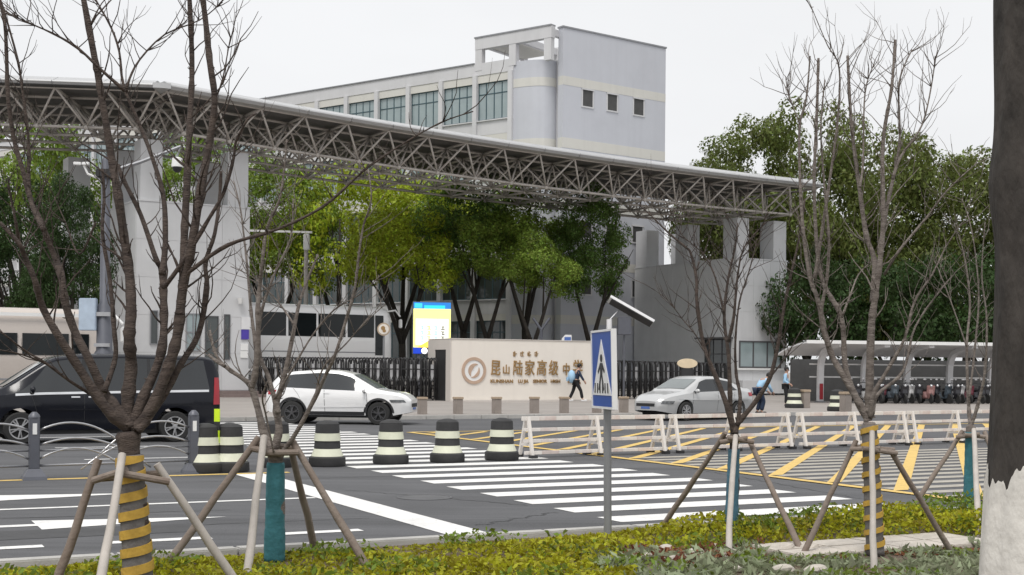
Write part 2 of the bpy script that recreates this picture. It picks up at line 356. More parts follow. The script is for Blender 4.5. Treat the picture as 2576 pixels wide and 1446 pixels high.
# keep-clear box: border, diagonals, worn stripes below them
BS, BE, BT0, BT1 = 13.07, 34.0, 12.6, 31.5
t = 12.9
while t < 21.2: rect('worn_stripe', BS+0.25, BE-2, t, t+0.30, M_['faded_line'], 0.005); t += 0.62
rect('box_border', BS-0.1, BS+0.1, BT0, BT1, M_['yellow_line'], 0.013)
rect('box_border', BS+0.1, BE, BT0-0.1, BT0+0.1, M_['yellow_line'], 0.013)
rect('box_border', BS+0.1, BE, BT1-0.1, BT1+0.1, M_['yellow_line'], 0.013)
t = BT0 - 14
while t < BT1 - 0.5:
    s0, t0 = BS+0.1, t
    if t0 < BT0+0.1: s0 += BT0+0.1-t0; t0 = BT0+0.1
    L = min(BE - s0, BT1-0.1 - t0); h = 0.14
    if L > 0.4: mark('box_diagonal', [(s0, t0), (s0+2*h, t0), (s0+L, t0+L-2*h), (s0+L, t0+L)], M_['yellow_line'], 0.009)
    t += 1.4

# tar seams, a repair patch and a manhole
def seam(pts, wd):
    b = MB(); L, Rr = [], []; n = len(pts)
    for i, (s, t) in enumerate(pts):
        a, c = pts[max(0, i-1)], pts[min(n-1, i+1)]; d = V((c[0]-a[0], c[1]-a[1])).normalized(); k = wd*(.5+random.random()*.6)
        L.append(ST(s-d.y*k, t+d.x*k, .0035)); Rr.append(ST(s+d.y*k, t-d.x*k, .0035))
    b.grid([Rr, L]).build('tar_seam', M_['tar'], road)
for s0, s1, t0, t1 in ((-8, 5.2, 13.6, 13.75), (6.1, 7.5, 17.0, 14.2), (-3, 30, 18.9, 19.0), (11.9, 13.0, 13, 19), (-6, 4, 15.4, 15.1), (12, 26, 24.6, 25.2), (6.0, 7.4, 12.6, 13.4), (-6, 28, 33.5, 33.7)):
    k = 40; ph = random.random()*6; seam([(s0+(s1-s0)*i/k + .03*math.sin(i*1.9+ph), t0+(t1-t0)*i/k + .05*math.sin(i*.7+ph) + random.uniform(-.02, .02)) for i in range(k+1)], .014)
mark('repair_patch', [(1.2, 13.3), (3.3, 13.25), (3.35, 13.95), (1.15, 14.0)], M_['tar'], .003)
MB().lathe([(.36, .001), (.36, .006), (.33, .0065), (.33, .004), (.02, .0045)], 28, Matrix.Translation(ST(6.7, 15.6))).build('manhole_cover', M_['darksteel'], road)

# ================================================================== SIGN WALL (gate housing)
WO = V((*((P(1135, 1000, 62.0)).xy), 0.12))
WM = frame(WO, TH)
WL = along(WO, U, 1521); WH, WD = 2.95, 2.7
wall = empty('school_sign_wall', M=WM, label='long cream stone sign wall with bronze lettering and round emblem', cat='sign wall')
MB().rng(0, WL, 0, WD, 0, WH).build('wall_block', M_['cream'], wall, bevel=0.02)
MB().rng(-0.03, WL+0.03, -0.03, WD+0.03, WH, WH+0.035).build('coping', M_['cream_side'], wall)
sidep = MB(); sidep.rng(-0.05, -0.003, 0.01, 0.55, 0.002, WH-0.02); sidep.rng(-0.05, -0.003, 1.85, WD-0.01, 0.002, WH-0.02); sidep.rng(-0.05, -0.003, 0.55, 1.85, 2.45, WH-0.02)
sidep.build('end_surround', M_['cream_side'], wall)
MB().rng(-0.02, -0.004, 0.55, 1.85, 0.002, 2.45).build('gate_slot', M_['black'], wall)
MB().rng(-0.1, WL+0.1, -0.12, -0.035, 0.0, 0.06).build('plinth', M_['cream_side'], wall)
def text_mesh(body, size, ext, bold=0.0):
    cu = bpy.data.curves.new('t', 'FONT'); cu.body = body; cu.size = size; cu.extrude = ext; cu.offset = bold
    cu.align_x = 'CENTER'; cu.align_y = 'CENTER'; cu.resolution_u = 3
    o = bpy.data.objects.new('t', cu); COL.objects.link(o)
    bpy.context.view_layer.update()
    dg = bpy.context.evaluated_depsgraph_get(); me = bpy.data.meshes.new_from_object(o.evaluated_get(dg))
    bpy.data.objects.remove(o); bpy.data.curves.remove(cu); return me
def wx(px): return along(WO, U, px)
def wz(px, py): 
    p = WO + U*wx(px); return P(px, py, p.y).z - WO.z
def put_text(body, px, py, h, m, sx=1.0, name='letter', ext=0.02, bold=0.0, slant=0.0, parent=None):
    me = text_mesh(body, h, ext, bold); me.materials.clear()
    sh = Matrix.Identity(4); sh[0][1] = slant
    M = Matrix.Translation((wx(px), -0.03, wz(px, py))) @ Matrix.Rotation(PI/2, 4, 'X') @ sh @ Matrix.Diagonal((sx, 1, 1, 1))
    return link(name, me, m, parent or wall, M)
hs_ = [58, 36, 56, 58, 58, 56, 46, 60]; tl = [.12, 0, .1, .05, .15, .12, .02, .08]
for i, ch in enumerate('昆山陆家高级中学'):
    put_text(ch, (1246, 1273, 1302, 1332, 1362, 1392, 1424, 1453)[i], 928+(3 if i in (1, 6) else 0), hs_[i]/52*0.72, M_['bronze'], 0.70 if i != 1 else 0.85, bold=0.006, slant=tl[i])
for i, (wd, px) in enumerate((('KUNSHAN', 1262), ('LU JIA', 1316), ('SENIOR', 1358), ('HIGH', 1397), ('SCHOOL', 1444))):
    put_text(wd, px, 959, 0.225, M_['bronze'], (1.15, .95, 1.0, 1.0, .8)[i], bold=0.004)
for i in range(4):                                  # four small marks above the name, too small to read
    b = MB(); cx, cz = wx(1295+18*i), wz(1295+18*i, 890)
    for q in range(4):
        a = i*1.3 + q*1.7; b.rng(cx-.10+.05*((i+q) % 3), cx+.02+.04*((i*2+q) % 3), -0.03, -0.005, cz-.11+.06*q, cz-.085+.06*q)
    b.rng(cx-.035+.03*(i % 2), cx-.005+.03*(i % 2), -0.033, -0.008, cz-.13, cz+.13)
    b.rng(cx-.10, cx-.07, -0.032, -0.007, cz-.1, cz+.08)
    b.build('letter', M_['bronze'], wall)
ex, ez, er = wx(1192), wz(1192, 932), 0.64
def disc_ring(r0, r1, d0, d1, n=40):
    b = MB(); rows = []
    for r, y in ((r0, d1), (r0, d0), (r1, d0), (r1, d1)): rows.append([V((ex+r*math.cos(2*PI*k/n), y, ez+r*math.sin(2*PI*k/n))) for k in range(n+1)])
    return b.grid(rows)
emb = disc_ring(er*0.78, er, -0.04, -0.002).build('emblem', M_['rosebronze'], wall, fix=True)
disc_ring(0.02, er*0.775, -0.012, -0.002).build('emblem_field', M_['white'], emb)
def crescent(c0, r0, a0, a1, th, m, nm):
    b = MB(); o_, i_ = [], []
    for k in range(25):
        f = k/24; a = a0+(a1-a0)*f; w_ = th*math.sin(PI*f)**0.8
        o_.append((c0[0]+r0*math.cos(a), c0[1]+r0*math.sin(a))); i_.append((c0[0]+(r0-w_)*math.cos(a), c0[1]+(r0-w_)*math.sin(a)))
    rows = [[V((ex+x, y, ez+z)) for x, z in L] for L, y in ((o_, -0.004), (o_, -0.035), (i_, -0.035), (i_, -0.004))]
    b.grid(rows).build(nm, m, emb, fix=True)
crescent((0.04, 0.0), 0.34, R(60), R(235), 0.22, M_['rosebronze'], 'emblem_stroke')
crescent((-0.02, -0.02), 0.33, R(-115), R(35), 0.15, M_['rosebronze'], 'emblem_stroke')

# ================================================================== GATE BUILDING
GA = 31.0
GU, GN = ang(GA), ang(GA+90)
GO = V((*P(400, 600, 64.0).xy, 0.12))
def GP(s, d, z=0.0): return GO + GU*s + GN*d + V((0, 0, z))
GM = frame(GO, GA)
gate = empty('school_gate', M=GM, label='monumental grey school gate with twin pylons and sweeping space frame canopy', cat='gate building')
SL = along(GO, GU, 2044)                # canopy length to its right end
def gs(px, d): return along(GO + GN*d, GU, px)
def ztop(s):
    f = max(0, s)/SL
    return 14.72 - 1.33*f - 1.5*f*(1-f)
def panel_wall(parent, x0, x1, y0, y1, z0, z1, nx, nz, face, m, gap=0.012, th=0.03, holes=()):
    """cladding panels on one face of a block; face 'f' = front (-y), 'l' = left (-x)"""
    for i in range(nx):
        for j in range(nz):
            za, zb = z0+(z1-z0)*j/nz+gap/2, z0+(z1-z0)*(j+1)/nz-gap/2
            if face == 'f':
                xa, xb = x0+(x1-x0)*i/nx+gap/2, x0+(x1-x0)*(i+1)/nx-gap/2
                if any(xa < h[1] and xb > h[0] and za < h[3] and zb > h[2] for h in holes): continue
                MB().rng(xa, xb, y0-th, y0-0.002, za, zb).build('cladding_panel', m, parent)
            else:
                ya, yb = y0+(y1-y0)*i/nx+gap/2, y0+(y1-y0)*(i+1)/nx-gap/2
                if any(ya < h[1] and yb > h[0] and za < h[3] and zb > h[2] for h in holes): continue
                MB().rng(x0-th, x0-0.002, ya, yb, za, zb).build('cladding_panel', m, parent)
def window(parent, x, y, z, w, h, cols, rows, face='f', pane=None, fr=0.05, name='window', fm=None, dep=0.06, rowfrac=None):
    """window set on a wall face: frame part with pane sub-parts"""
    pane = pane or M_['pane_dark']; fm = fm or M_['wframe']
    def bx(mb, a0, a1, c0, c1, d0, d1):
        if face == 'f': mb.rng(x+a0, x+a1, y-d1, y-d0, z+c0, z+c1)
        else: mb.rng(x-d1, x-d0, y+a0, y+a1, z+c0, z+c1)
    b = MB(); bx(b, 0, fr, 0, h, .004, dep); bx(b, w-fr, w, 0, h, .004, dep); bx(b, fr, w-fr, 0, fr, .004, dep); bx(b, fr, w-fr, h-fr, h, .004, dep)
    cuts = [0] + [w*i/cols for i in range(1, cols)] + [w]
    rz = [0] + (rowfrac or [i/rows for i in range(1, rows)]) + [1]
    for c in cuts[1:-1]: bx(b, c-fr/2, c+fr/2, fr, h-fr, .004, dep*0.9)
    for q in rz[1:-1]: bx(b, fr, w-fr, h*q-fr/2, h*q+fr/2, .004, dep*0.8)
    o = b.build(name, fm, parent)
    for i in range(cols):
        for j in range(len(rz)-1):
            p = MB(); bx(p, cuts[i]+fr*.6, cuts[i+1]-fr*.6, h*rz[j]+fr*.6, h*rz[j+1]-fr*.6, .003, .02 + 0.004*((i+j) % 2)); p.build('pane', pane, o)
    return o
# left pylon
fd = 0.9
L0, L1 = gs(340, fd), gs(625, fd)
LH, LDp = 9.65, 5.6
pyl = MB().rng(L0, L1, fd, fd+LDp, 0, LH).build('left_pylon', M_['clad2'], gate)
MB().rng(L0-.05, L1+.05, fd-.06, fd+LDp+.05, LH, LH+.08).build('pylon_cap', M_['clad'], pyl)
wl = L1-L0
holes = [(L0+wl*.42, L0+wl*.60, 2.0, 4.6), (L0+wl*.70, L0+wl*.84, .4, 4.4)]
panel_wall(pyl, L0, L1, fd, fd+LDp, 0.35, LH, 4, 5, 'f', M_['clad'])
panel_wall(pyl, L0, L1, fd, fd+LDp, 0.35, LH, 3, 5, 'l', M_['clad2'])
window(pyl, L0+wl*.43, fd-.032, 2.3, wl*.13, 1.9, 2, 2, pane=M_['pane'], fm=M_['grey'])
window(pyl, L0+wl*.60, fd-.032, 0.5, wl*.12, 3.6, 1, 2, fm=M_['darksteel'], name='door', rowfrac=[.66])
window(pyl, L0+wl*.77, fd-.032, 1.9, wl*.055, 2.3, 1, 2, fm=M_['darksteel'])
window(pyl, L0+wl*.12, fd-.032, 2.6, wl*.07, 1.7, 1, 1, fm=M_['grey'])
for i, (za, d) in enumerate(((0.16, .9), (0.32, .5))): MB().rng(L1-1.6, L1+.7, fd-.1-d, fd-.034, za-.16 if i == 0 else .162, za).build('step', M_['step'], pyl)
MB().rng(L1-.45, L1-.06, fd-.07, fd-.036, 2.0, 2.35).build('wall_notice', M_['white'], pyl)
MB().rng(L1-.45, L1-.06, fd-.07, fd-.036, 2.38, 2.72).build('wall_notice', M_['white'], pyl)
pl = MB().rng(L1-.42, L1-.02, fd-.09, fd-.036, 2.95, 3.45).build('wall_plaque', mat('purple_plaque', (0.07, 0.045, 0.35), 0.5), pyl)
MB().rng(L1-.42, L1+.05, fd-.10, fd-.036, 3.46, 4.1).build('wall_plaque_top', M_['whitemetal'], pyl)
MB().lathe([(.10, 0), (.16, .3)], 12, Matrix.Translation((L1-.55, fd-.25, 4.75))).build('wall_lamp', M_['white'], pyl)
for (px, cols_) in ((350, 1), (570, 1)):
    c0 = gs(px, fd); 
    for yy in (fd+.05, fd+LDp-1.3):
        o = MB().rng(c0, c0+1.08, yy, yy+1.2, LH+.085, ztop(c0)-2.0).build('column', M_['clad'], gate)
# right pylon: front face 1850..1975, inner face back to 1595
fr_ = 0.9
R0, R1 = gs(1850, fr_), gs(1977, fr_)
RB = next(d for d in [x*0.1 for x in range(20, 200)] if (lambda p: CX + F*p.x/p.y)(GP(R0, fr_+d)) <= 1597)
RH = 8.75
pyr = MB().rng(R0, R1, fr_, fr_+RB, 0, RH).build('right_pylon', M_['clad2'], gate)
MB().rng(R0-.05, R1+.05, fr_-.06, fr_+RB+.05, RH, RH+.08).build('pylon_cap', M_['clad'], pyr)
panel_wall(pyr, R0, R1, fr_, fr_+RB, 0.3, RH, 3, 5, 'f', M_['clad'])
panel_wall(pyr, R0, R1, fr_, fr_+RB, 0.3, RH, 5, 4, 'l', M_['clad2'])
wr = R1-R0
window(pyr, R0+.25, fr_-.032, 1.75, wr-.75, 1.75, 3, 1, pane=M_['pane'], fm=M_['darksteel'], fr=.09)
MB().rng(R0+.1, R1-.1, fr_-.14, fr_-.034, 1.62, 1.74).build('window_sill', M_['white'], pyr)
MB().rng(R0+.1, R1+.02, fr_-.6, fr_-.034, .12, .95).build('planter_ledge', M_['clad'], pyr)
window(pyr, R0-.032, fr_+.4, .4, 2.6, 3.2, 3, 2, face='l', fm=M_['darksteel'], rowfrac=[.7])
MB().rng(R0-.8, R0-.034, fr_+.2, fr_+3.2, 3.62, 3.72).build('door_canopy', M_['darksteel'], pyr)
for yy in (fr_+.03, fr_+RB*.46, fr_+RB-1.35):
    MB().rng(R0+.02, R0+1.05, yy, yy+1.3, RH+.085, ztop(R0)-2.0).build('column', M_['clad'], gate)
for yy in (fr_+.03, fr_+RB-1.35):
    MB().rng(R1-1.15, R1-.05, yy, yy+1.3, RH+.085, ztop(R1)-2.0).build('column', M_['clad'], gate)
# space frame canopy: double-layer grid
A_ = 2.35; DEP = 1.65
def node_top(i, j, zf): return V((i*A_, -1.2 + j*A_, zf(i*A_)))
def node_bot(i, j, zf): return V(((i+.5)*A_, -1.2 + (j+.5)*A_, zf((i+.5)*A_) - DEP))
def space_frame(parent, i0, i1, rows, zf):
    rear = MB()
    def mem(p, q, r, name, front):
        if front: MB().tube([p, q], r, 6).build(name, M_['truss'], parent, smooth='full')
        else: rear.tube([p, q], r, 6)
    for i in range(i0, i1+1):
        for j in range(rows+1):
            if i < i1: mem(node_top(i, j, zf), node_top(i+1, j, zf), .075, 'top_chord', j == 0)
            if j < rows: mem(node_top(i, j, zf), node_top(i, j+1, zf), .07, 'top_chord', False)
    for i in range(i0, i1):
        for j in range(rows):
            b = node_bot(i, j, zf)
            if i < i1-1: mem(b, node_bot(i+1, j, zf), .075, 'bottom_chord', j == 0)
            if j < rows-1: mem(b, node_bot(i, j+1, zf), .07, 'bottom_chord', False)
            for di, dj in ((0,0),(1,0),(0,1),(1,1)): mem(b, node_top(i+di, j+dj, zf), .055, 'diagonal', j == 0)
    tag(rear.build('rear_space_frame', M_['truss'], parent, smooth='full'), kind='stuff')
    nodes = MB()
    for i in range(i0, i1):
        for j in range(rows): nodes.ball(node_bot(i, j, zf), .13, 6)
    tag(nodes.build('frame_nodes', M_['truss'], parent, smooth='full'), kind='stuff')
PROF = None
def roof_panels(parent, i0, i1, zf, depth, lining):
    global PROF
    prof = PROF = [(-1.60, .115), (-1.74, .12), (-1.78, .17), (-1.76, .24), (-1.55, .28), (-.6, .62), (2.0, .78), (depth-1.2, .62), (depth+.2, .35)]
    th = .07
    for i in range(i0, i1):
        xa, xb = i*A_+.014, (i+1)*A_-.014
        up = [[V((x, y, zf(x)+z)) for y, z in prof] for x in (xa, xb)]
        lo = [[V((x, y + (.06 if k < 5 else 0), zf(x)+z-th)) for k, (y, z) in enumerate(prof)] for x in (xa, xb)]
        b = MB(); b.grid(up, True); n = len(prof)
        o = len(b.v)
        b.grid(lo)
        for k in range(n-1): pass
        # close the rim
        for r in range(2):
            for k in range(n-1):
                q = (r*n+k, r*n+k+1, o+r*n+k+1, o+r*n+k); b.f.append(q if r == 0 else q[::-1])
        for k in (0, n-1): b.f.append((k, n+k, o+n+k, o+k) if k else (k, o+k, o+n+k, n+k))
        pn = b.build('roof_panel', M_['roof'], parent, smooth=True, fix=True)
    # dark deck below the sheets
    rows_ = []
    for i in range(i0, i1+1): rows_.append([V((i*A_, -1.25, zf(i*A_)+.12)), V((i*A_, depth*.5, zf(i*A_)+.30)), V((i*A_, depth-.2, zf(i*A_)+.12))])
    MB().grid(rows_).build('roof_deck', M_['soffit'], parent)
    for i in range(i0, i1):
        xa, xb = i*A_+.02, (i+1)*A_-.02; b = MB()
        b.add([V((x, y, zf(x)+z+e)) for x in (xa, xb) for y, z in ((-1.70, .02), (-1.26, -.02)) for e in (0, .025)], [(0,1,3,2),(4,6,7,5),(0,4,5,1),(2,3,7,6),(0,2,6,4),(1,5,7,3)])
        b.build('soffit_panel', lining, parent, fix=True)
NB = int(round(SL/A_))
space_frame(gate, 0, NB, 4, ztop)
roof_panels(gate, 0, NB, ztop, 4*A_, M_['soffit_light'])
# left wing of the canopy, turned towards the street line
wing = empty('gate_canopy_wing', M=frame(GP(0, 0) + V((0, 0, 0)), 184.0), label='left wing of the steel canopy with dark underside above the hedge', cat='canopy')
def zw(s): return 14.72 + 0.012*s
# its frame runs to picture left, so the fascia side is mirrored
wingM = Matrix.Diagonal((1, -1, 1, 1))
sub = empty('wing_frame'); sub.parent = wing; sub.matrix_local = wingM
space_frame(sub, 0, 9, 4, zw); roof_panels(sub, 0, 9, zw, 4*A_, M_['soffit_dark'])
for x_, y_ in ((1.8, 2.5), (10.0, 5.0), (10.0, 1.8)):
    pass
# rounded joint of the two roof edges
wN = V((math.cos(R(184)+PI/2), math.sin(R(184)+PI/2), 0))*-1
fan = [GP(0, 0)] + [GP(0, 0) - (GN*(1-k/5) + wN*(k/5)).normalized()*1.80 for k in range(6)]
MB().prism([(q.x, q.y) for q in fan], .12 + ztop(0) + .03, .12 + ztop(0) + .285).build('corner_panel', M_['roof'], gate, fix=True, M=GM.inverted())
cw = P(193, 400, 71.0)
MB().box((0, 0, 6.4), (1.15, 1.3, 12.6)).build('column', M_['clad2'], wing, M=wing.matrix_world.inverted() @ frame(V((cw.x, cw.y, 0.12)), GA))

# campus ground behind the gate rises a little
cg = MB(); cg.grid([[GP(s, d, .006 + z*k) for s, k in ((-60, 1), (-8, 1), (3, 1), (17, 1), (22, .3), (SL, .3), (SL+60, .1))] for d, z in ((1.2, 0), (2.9, 1.05), (160, 1.1))])
tag(cg.build('campus_ground', M_['campus']), kind='structure')

# ================================================================== TEACHING BUILDING
BA, BB = 180-36.0, 36.7
a_d, b_d = ang(BA), ang(BB)
bld = empty('teaching_building', loc=(0, 0, 0), label='large pale lavender school building with dark framed windows behind trees', cat='building')
C0 = V((*P(1413, 500, 89.6).xy, 0))
A0 = V((*P(1284, 500, 91.0).xy, 0))
def seg_wall(p, q, z0, z1, th, m, name, parent=bld):
    d = (q-p); L = d.length; M = Matrix.Translation((p.x, p.y, 0)) @ Matrix.Rotation(math.atan2(d.y, d.x), 4, 'Z')
    return MB().rng(0, L, 0, th, z0, z1).build(name, m, parent, M=M)
# end slab (right face)
BL = along(C0, b_d, 1668)
C1 = C0 + b_d*BL
bM = Matrix.Translation(C0) @ Matrix.Rotation(R(BB), 4, 'Z')
def bB(name, x0, x1, z0, z1, m, y0=0, y1=.5, parent=bld): return MB().rng(x0, x1, y0, y1, z0, z1).build(name, m, parent, M=bM)
bz = [25.05, 21.75, 21.15, 17.55, 16.85, 13.3, 12.7, 9.2, 8.6, 5.4, 4.8, 0.0]
wins_B = [(1.77, 2.66), (4.03, 4.9), (6.5, 7.42)]
for k in range(len(bz)-1):
    cream = k % 2 == 1
    bB('end_band' if cream else 'end_wall', 0, BL, bz[k+1], bz[k], M_['bld_cream'] if cream else M_['bld_lav'], -.012 if cream else 0, .5)
for xa, xb in wins_B:
    for zc in (18.95+.95, 15.0, 10.8, 6.9):
        o = bB('window', xa, xb, zc, zc+1.12, M_['void'], -.02, -.004)
        fr4 = MB(); z_ = zc
        fr4.rng(xa-.1, xa, -.05, -.004, z_-.1, z_+1.22); fr4.rng(xb, xb+.1, -.05, -.004, z_-.1, z_+1.22); fr4.rng(xa, xb, -.05, -.004, z_-.1, z_); fr4.rng(xa-.1, xb+.12, -.09, -.004, z_+1.122, z_+1.22)
        fr4.build('frame', M_['bld_grey'], o)
bB('roof_coping', -.06, BL+.06, 25.052, 25.16, M_['grey'], -.06, .56)
back = MB(); dd = V((-b_d.y, b_d.x, 0))
# the mass behind both faces
E = A0 + a_d*62
poly = [(p.x, p.y) for p in (C0 + b_d*.1 + dd*.45, C1 + dd*.45, C1 + dd*14, E + V((8, 12, 0)), E + V((.15, .2, 0)), A0 + V((.3, .4, 0)), A0 + V((2.6, 1.2, 0)))]
MB().prism(poly, 0, 23.0).build('main_block', M_['bld_grey'], bld, fix=True)
# curved bay between the long face and the end slab
bay = [A0.xy, A0.xy + V((.9, -.55)), A0.xy + V((1.7, -.85)), A0.xy + V((2.4, -.85)), A0.xy + V((2.95, -.55)), A0.xy + V((3.25, .05)), A0.xy + V((3.3, .9)), A0.xy + V((.5, 1.0))]
def smooth_poly(pts, n=4):
    o = []
    for i in range(len(pts)-3):
        a, b_, = pts[i], pts[i+1]
        p0, p3 = pts[max(i-1, 0)], pts[i+2]
        for k in range(n):
            f = k/n; o.append(0.5*((2*a) + (b_-p0)*f + (2*p0-5*a+4*b_-p3)*f*f + (-p0+3*a-3*b_+p3)*f**3))
    return o + pts[-3:]
bp = smooth_poly(bay)
for k in range(len(bz)-1):
    if k == 0: z0, z1 = bz[1], 22.95
    else: z0, z1 = bz[k+1], bz[k]
    c = k % 2 == 1
    poly2 = [(p.x, p.y - (.02 if c else 0)) for p in bp]
    MB().prism(poly2, z0, z1).build('bay_band' if c else 'bay_wall', M_['bld_cream'] if c else M_['bld_lav'], bld, smooth=True, fix=True)
# roof loggia over the corner
aM = Matrix.Translation(A0) @ Matrix.Rotation(R(BA), 4, 'Z') @ Matrix.Diagonal((1, -1, 1, 1))     # x along the long face to the left, y inward
def bA(name, x0, x1, z0, z1, m, y0=0, y1=.4, parent=bld): return MB().rng(x0, x1, y0, y1, z0, z1).build(name, m, parent, M=aM, fix=True)
bA('loggia_beam', -3.4, 3.15, 24.2, 25.0, M_['bld_grey'], -.1, .35)
bA('loggia_beam', -3.4, 3.15, 24.7, 25.0, M_['bld_grey'], 5.2, 5.6)
for x_ in (-3.1, -.15, 2.8): 
    bA('loggia_column', x_-.25, x_+.33, 22.7, 24.2, M_['bld_grey'], -.08, .33)
    bA('loggia_column', x_-.2, x_+.2, 22.9, 24.7, M_['bld_grey'], 5.2, 5.6)
    bA('loggia_rafter', x_-.15, x_+.15, 24.45, 24.9, M_['bld_grey'], .351, 5.19)
bA('roof_coping', -3.4, 3.2, 25.002, 25.1, M_['grey'], -.15, .4)
bA('loggia_roof', .2, 2.7, 24.5, 24.62, M_['bld_cream'], .36, 5.1)
# long face: bays of windows with pilasters
for k in range(len(bz)-1):
    pass
storeys = [19.15, 14.95, 10.75, 6.55, 2.4]
BAY = 3.1
nb = 19
bA('parapet', -.2, 62, 22.35, 23.2, M_['bld_grey'], -.06, .3)
bA('roof_coping', 3.22, 62.1, 23.202, 23.28, M_['grey'], -.14, .36)
for si, sz in enumerate(storeys):
    zt_ = sz + 2.65
    bA('head_band', -.1, 62, zt_, zt_+.55 if si == 0 else zt_+.5, M_['bld_cream'], -.02, .3)
    bA('sill_wall', -.1, 62, sz-1.05, sz, M_['bld_grey'], -.03, .3)
    bA('sill', -.1, 62, sz-.08, sz, M_['bld_grey'], -.14, -.031)
for i in range(nb+1):
    x_ = i*BAY - .18
    bA('pilaster', x_, x_+.36, 0, 22.36, M_['bld_grey'], -.20, .3)
# one window object, copied along the face
def mk_window(pm):
    o = MB(); w_, h_ = BAY-.36, 2.65
    for a, c, d, e in ((0, w_, 0, .07), (0, w_, h_-.07, h_), (0, .07, .07, h_-.07), (w_-.07, w_, .07, h_-.07), (.07, w_-.07, h_*.68, h_*.68+.07)): o.rng(a, c, .08, .16, d, e)
    for q in range(1, 4): o.rng(w_*q/4-.04, w_*q/4+.04, .085, .155, .07, h_-.07)
    return o, w_, h_
wf, w_, h_ = mk_window(None)
fme = wf.mesh('window_frame'); fme.materials.append(M_['wframe'])
pme_lo = MB().rng(.03, w_/4-.03, .10, .12, .05, h_*.68).mesh('pane'); pme_hi = MB().rng(.03, w_/4-.03, .10, .12, h_*.68+.05, h_-.05).mesh('pane')
for si, sz in enumerate(storeys):
    for i in range(nb):
        if si in (1, 2) and i > 9: continue
        M = aM @ Matrix.Translation((i*BAY+.18, 0, sz))
        fo = link('window', fme, None, bld, M)
        m = M_['pane'] if si < 2 else M_['pane_dark']
        for me_, rr in ((pme_lo, 0), (pme_hi, 1)):
            for q in range(4):
                if si and i > 6 and rr: continue
                me2 = me_ if si < 2 else me_
                po = bpy.data.objects.new('pane', me2); COL.objects.link(po); po.parent = fo; po.matrix_local = Matrix.Translation((q*w_/4, 0.004*(q % 2), 0))
                if not me2.materials: me2.materials.append(M_['pane'])
                po.material_slots[0].link = 'OBJECT'; po.material_slots[0].material = m

# ================================================================== VEHICLES
def interp(tab):
    xs = [a for a, _ in tab]; ys = [b for _, b in tab]
    def f(x): return float(np.interp(x, xs, ys))
    return f
def smooth_interp(tab, r=0.06):
    g = interp(tab)
    def f(x): return (g(x-r) + g(x-r/2) + 2*g(x) + g(x+r/2) + g(x+r))/6
    return f
def wheel(parent, x, y, r, wdt, rim_m, spokes=5, side=1):
    M = Matrix.Translation((x, y, r)) @ Matrix.Rotation(-side*PI/2, 4, 'X')
    h = wdt/2
    ty = MB().lathe([(r*.66, -h), (r*.93, -h), (r, -h*.7), (r, h*.7), (r*.93, h), (r*.68, h*1.02), (r*.66, h*.6)], 28, M).build('wheel', M_['tyre'], parent, smooth=True, fix=True)
    b = MB()
    n = 28; rows = []
    for rr, zz in ((r*.67, h*.55), (r*.67, h*1.0), (r*.60, h*.98), (r*.58, h*.5)): rows.append([M @ V((rr*math.cos(2*PI*k/n), rr*math.sin(2*PI*k/n), zz)) for k in range(n+1)])
    b.grid(rows)
    for k in range(spokes):
        a = 2*PI*k/spokes + .3
        for da in (-.16, .16):
            p0 = M @ V((r*.12*math.cos(a), r*.12*math.sin(a), h*.95)); p1 = M @ V((r*.62*math.cos(a+da), r*.62*math.sin(a+da), h*.85))
            b.bar(p0, p1, r*.11, r*.08)
    b.lathe([(r*.17, h*.5), (r*.17, h*1.0), (r*.05, h*1.03)], 12, M)
    b.build('rim', rim_m, ty, fix=True)
    MB().lathe([(r*.6, h*.15), (r*.6, h*.3)], 20, M).build('brake', M_['alloy_dark'], ty)
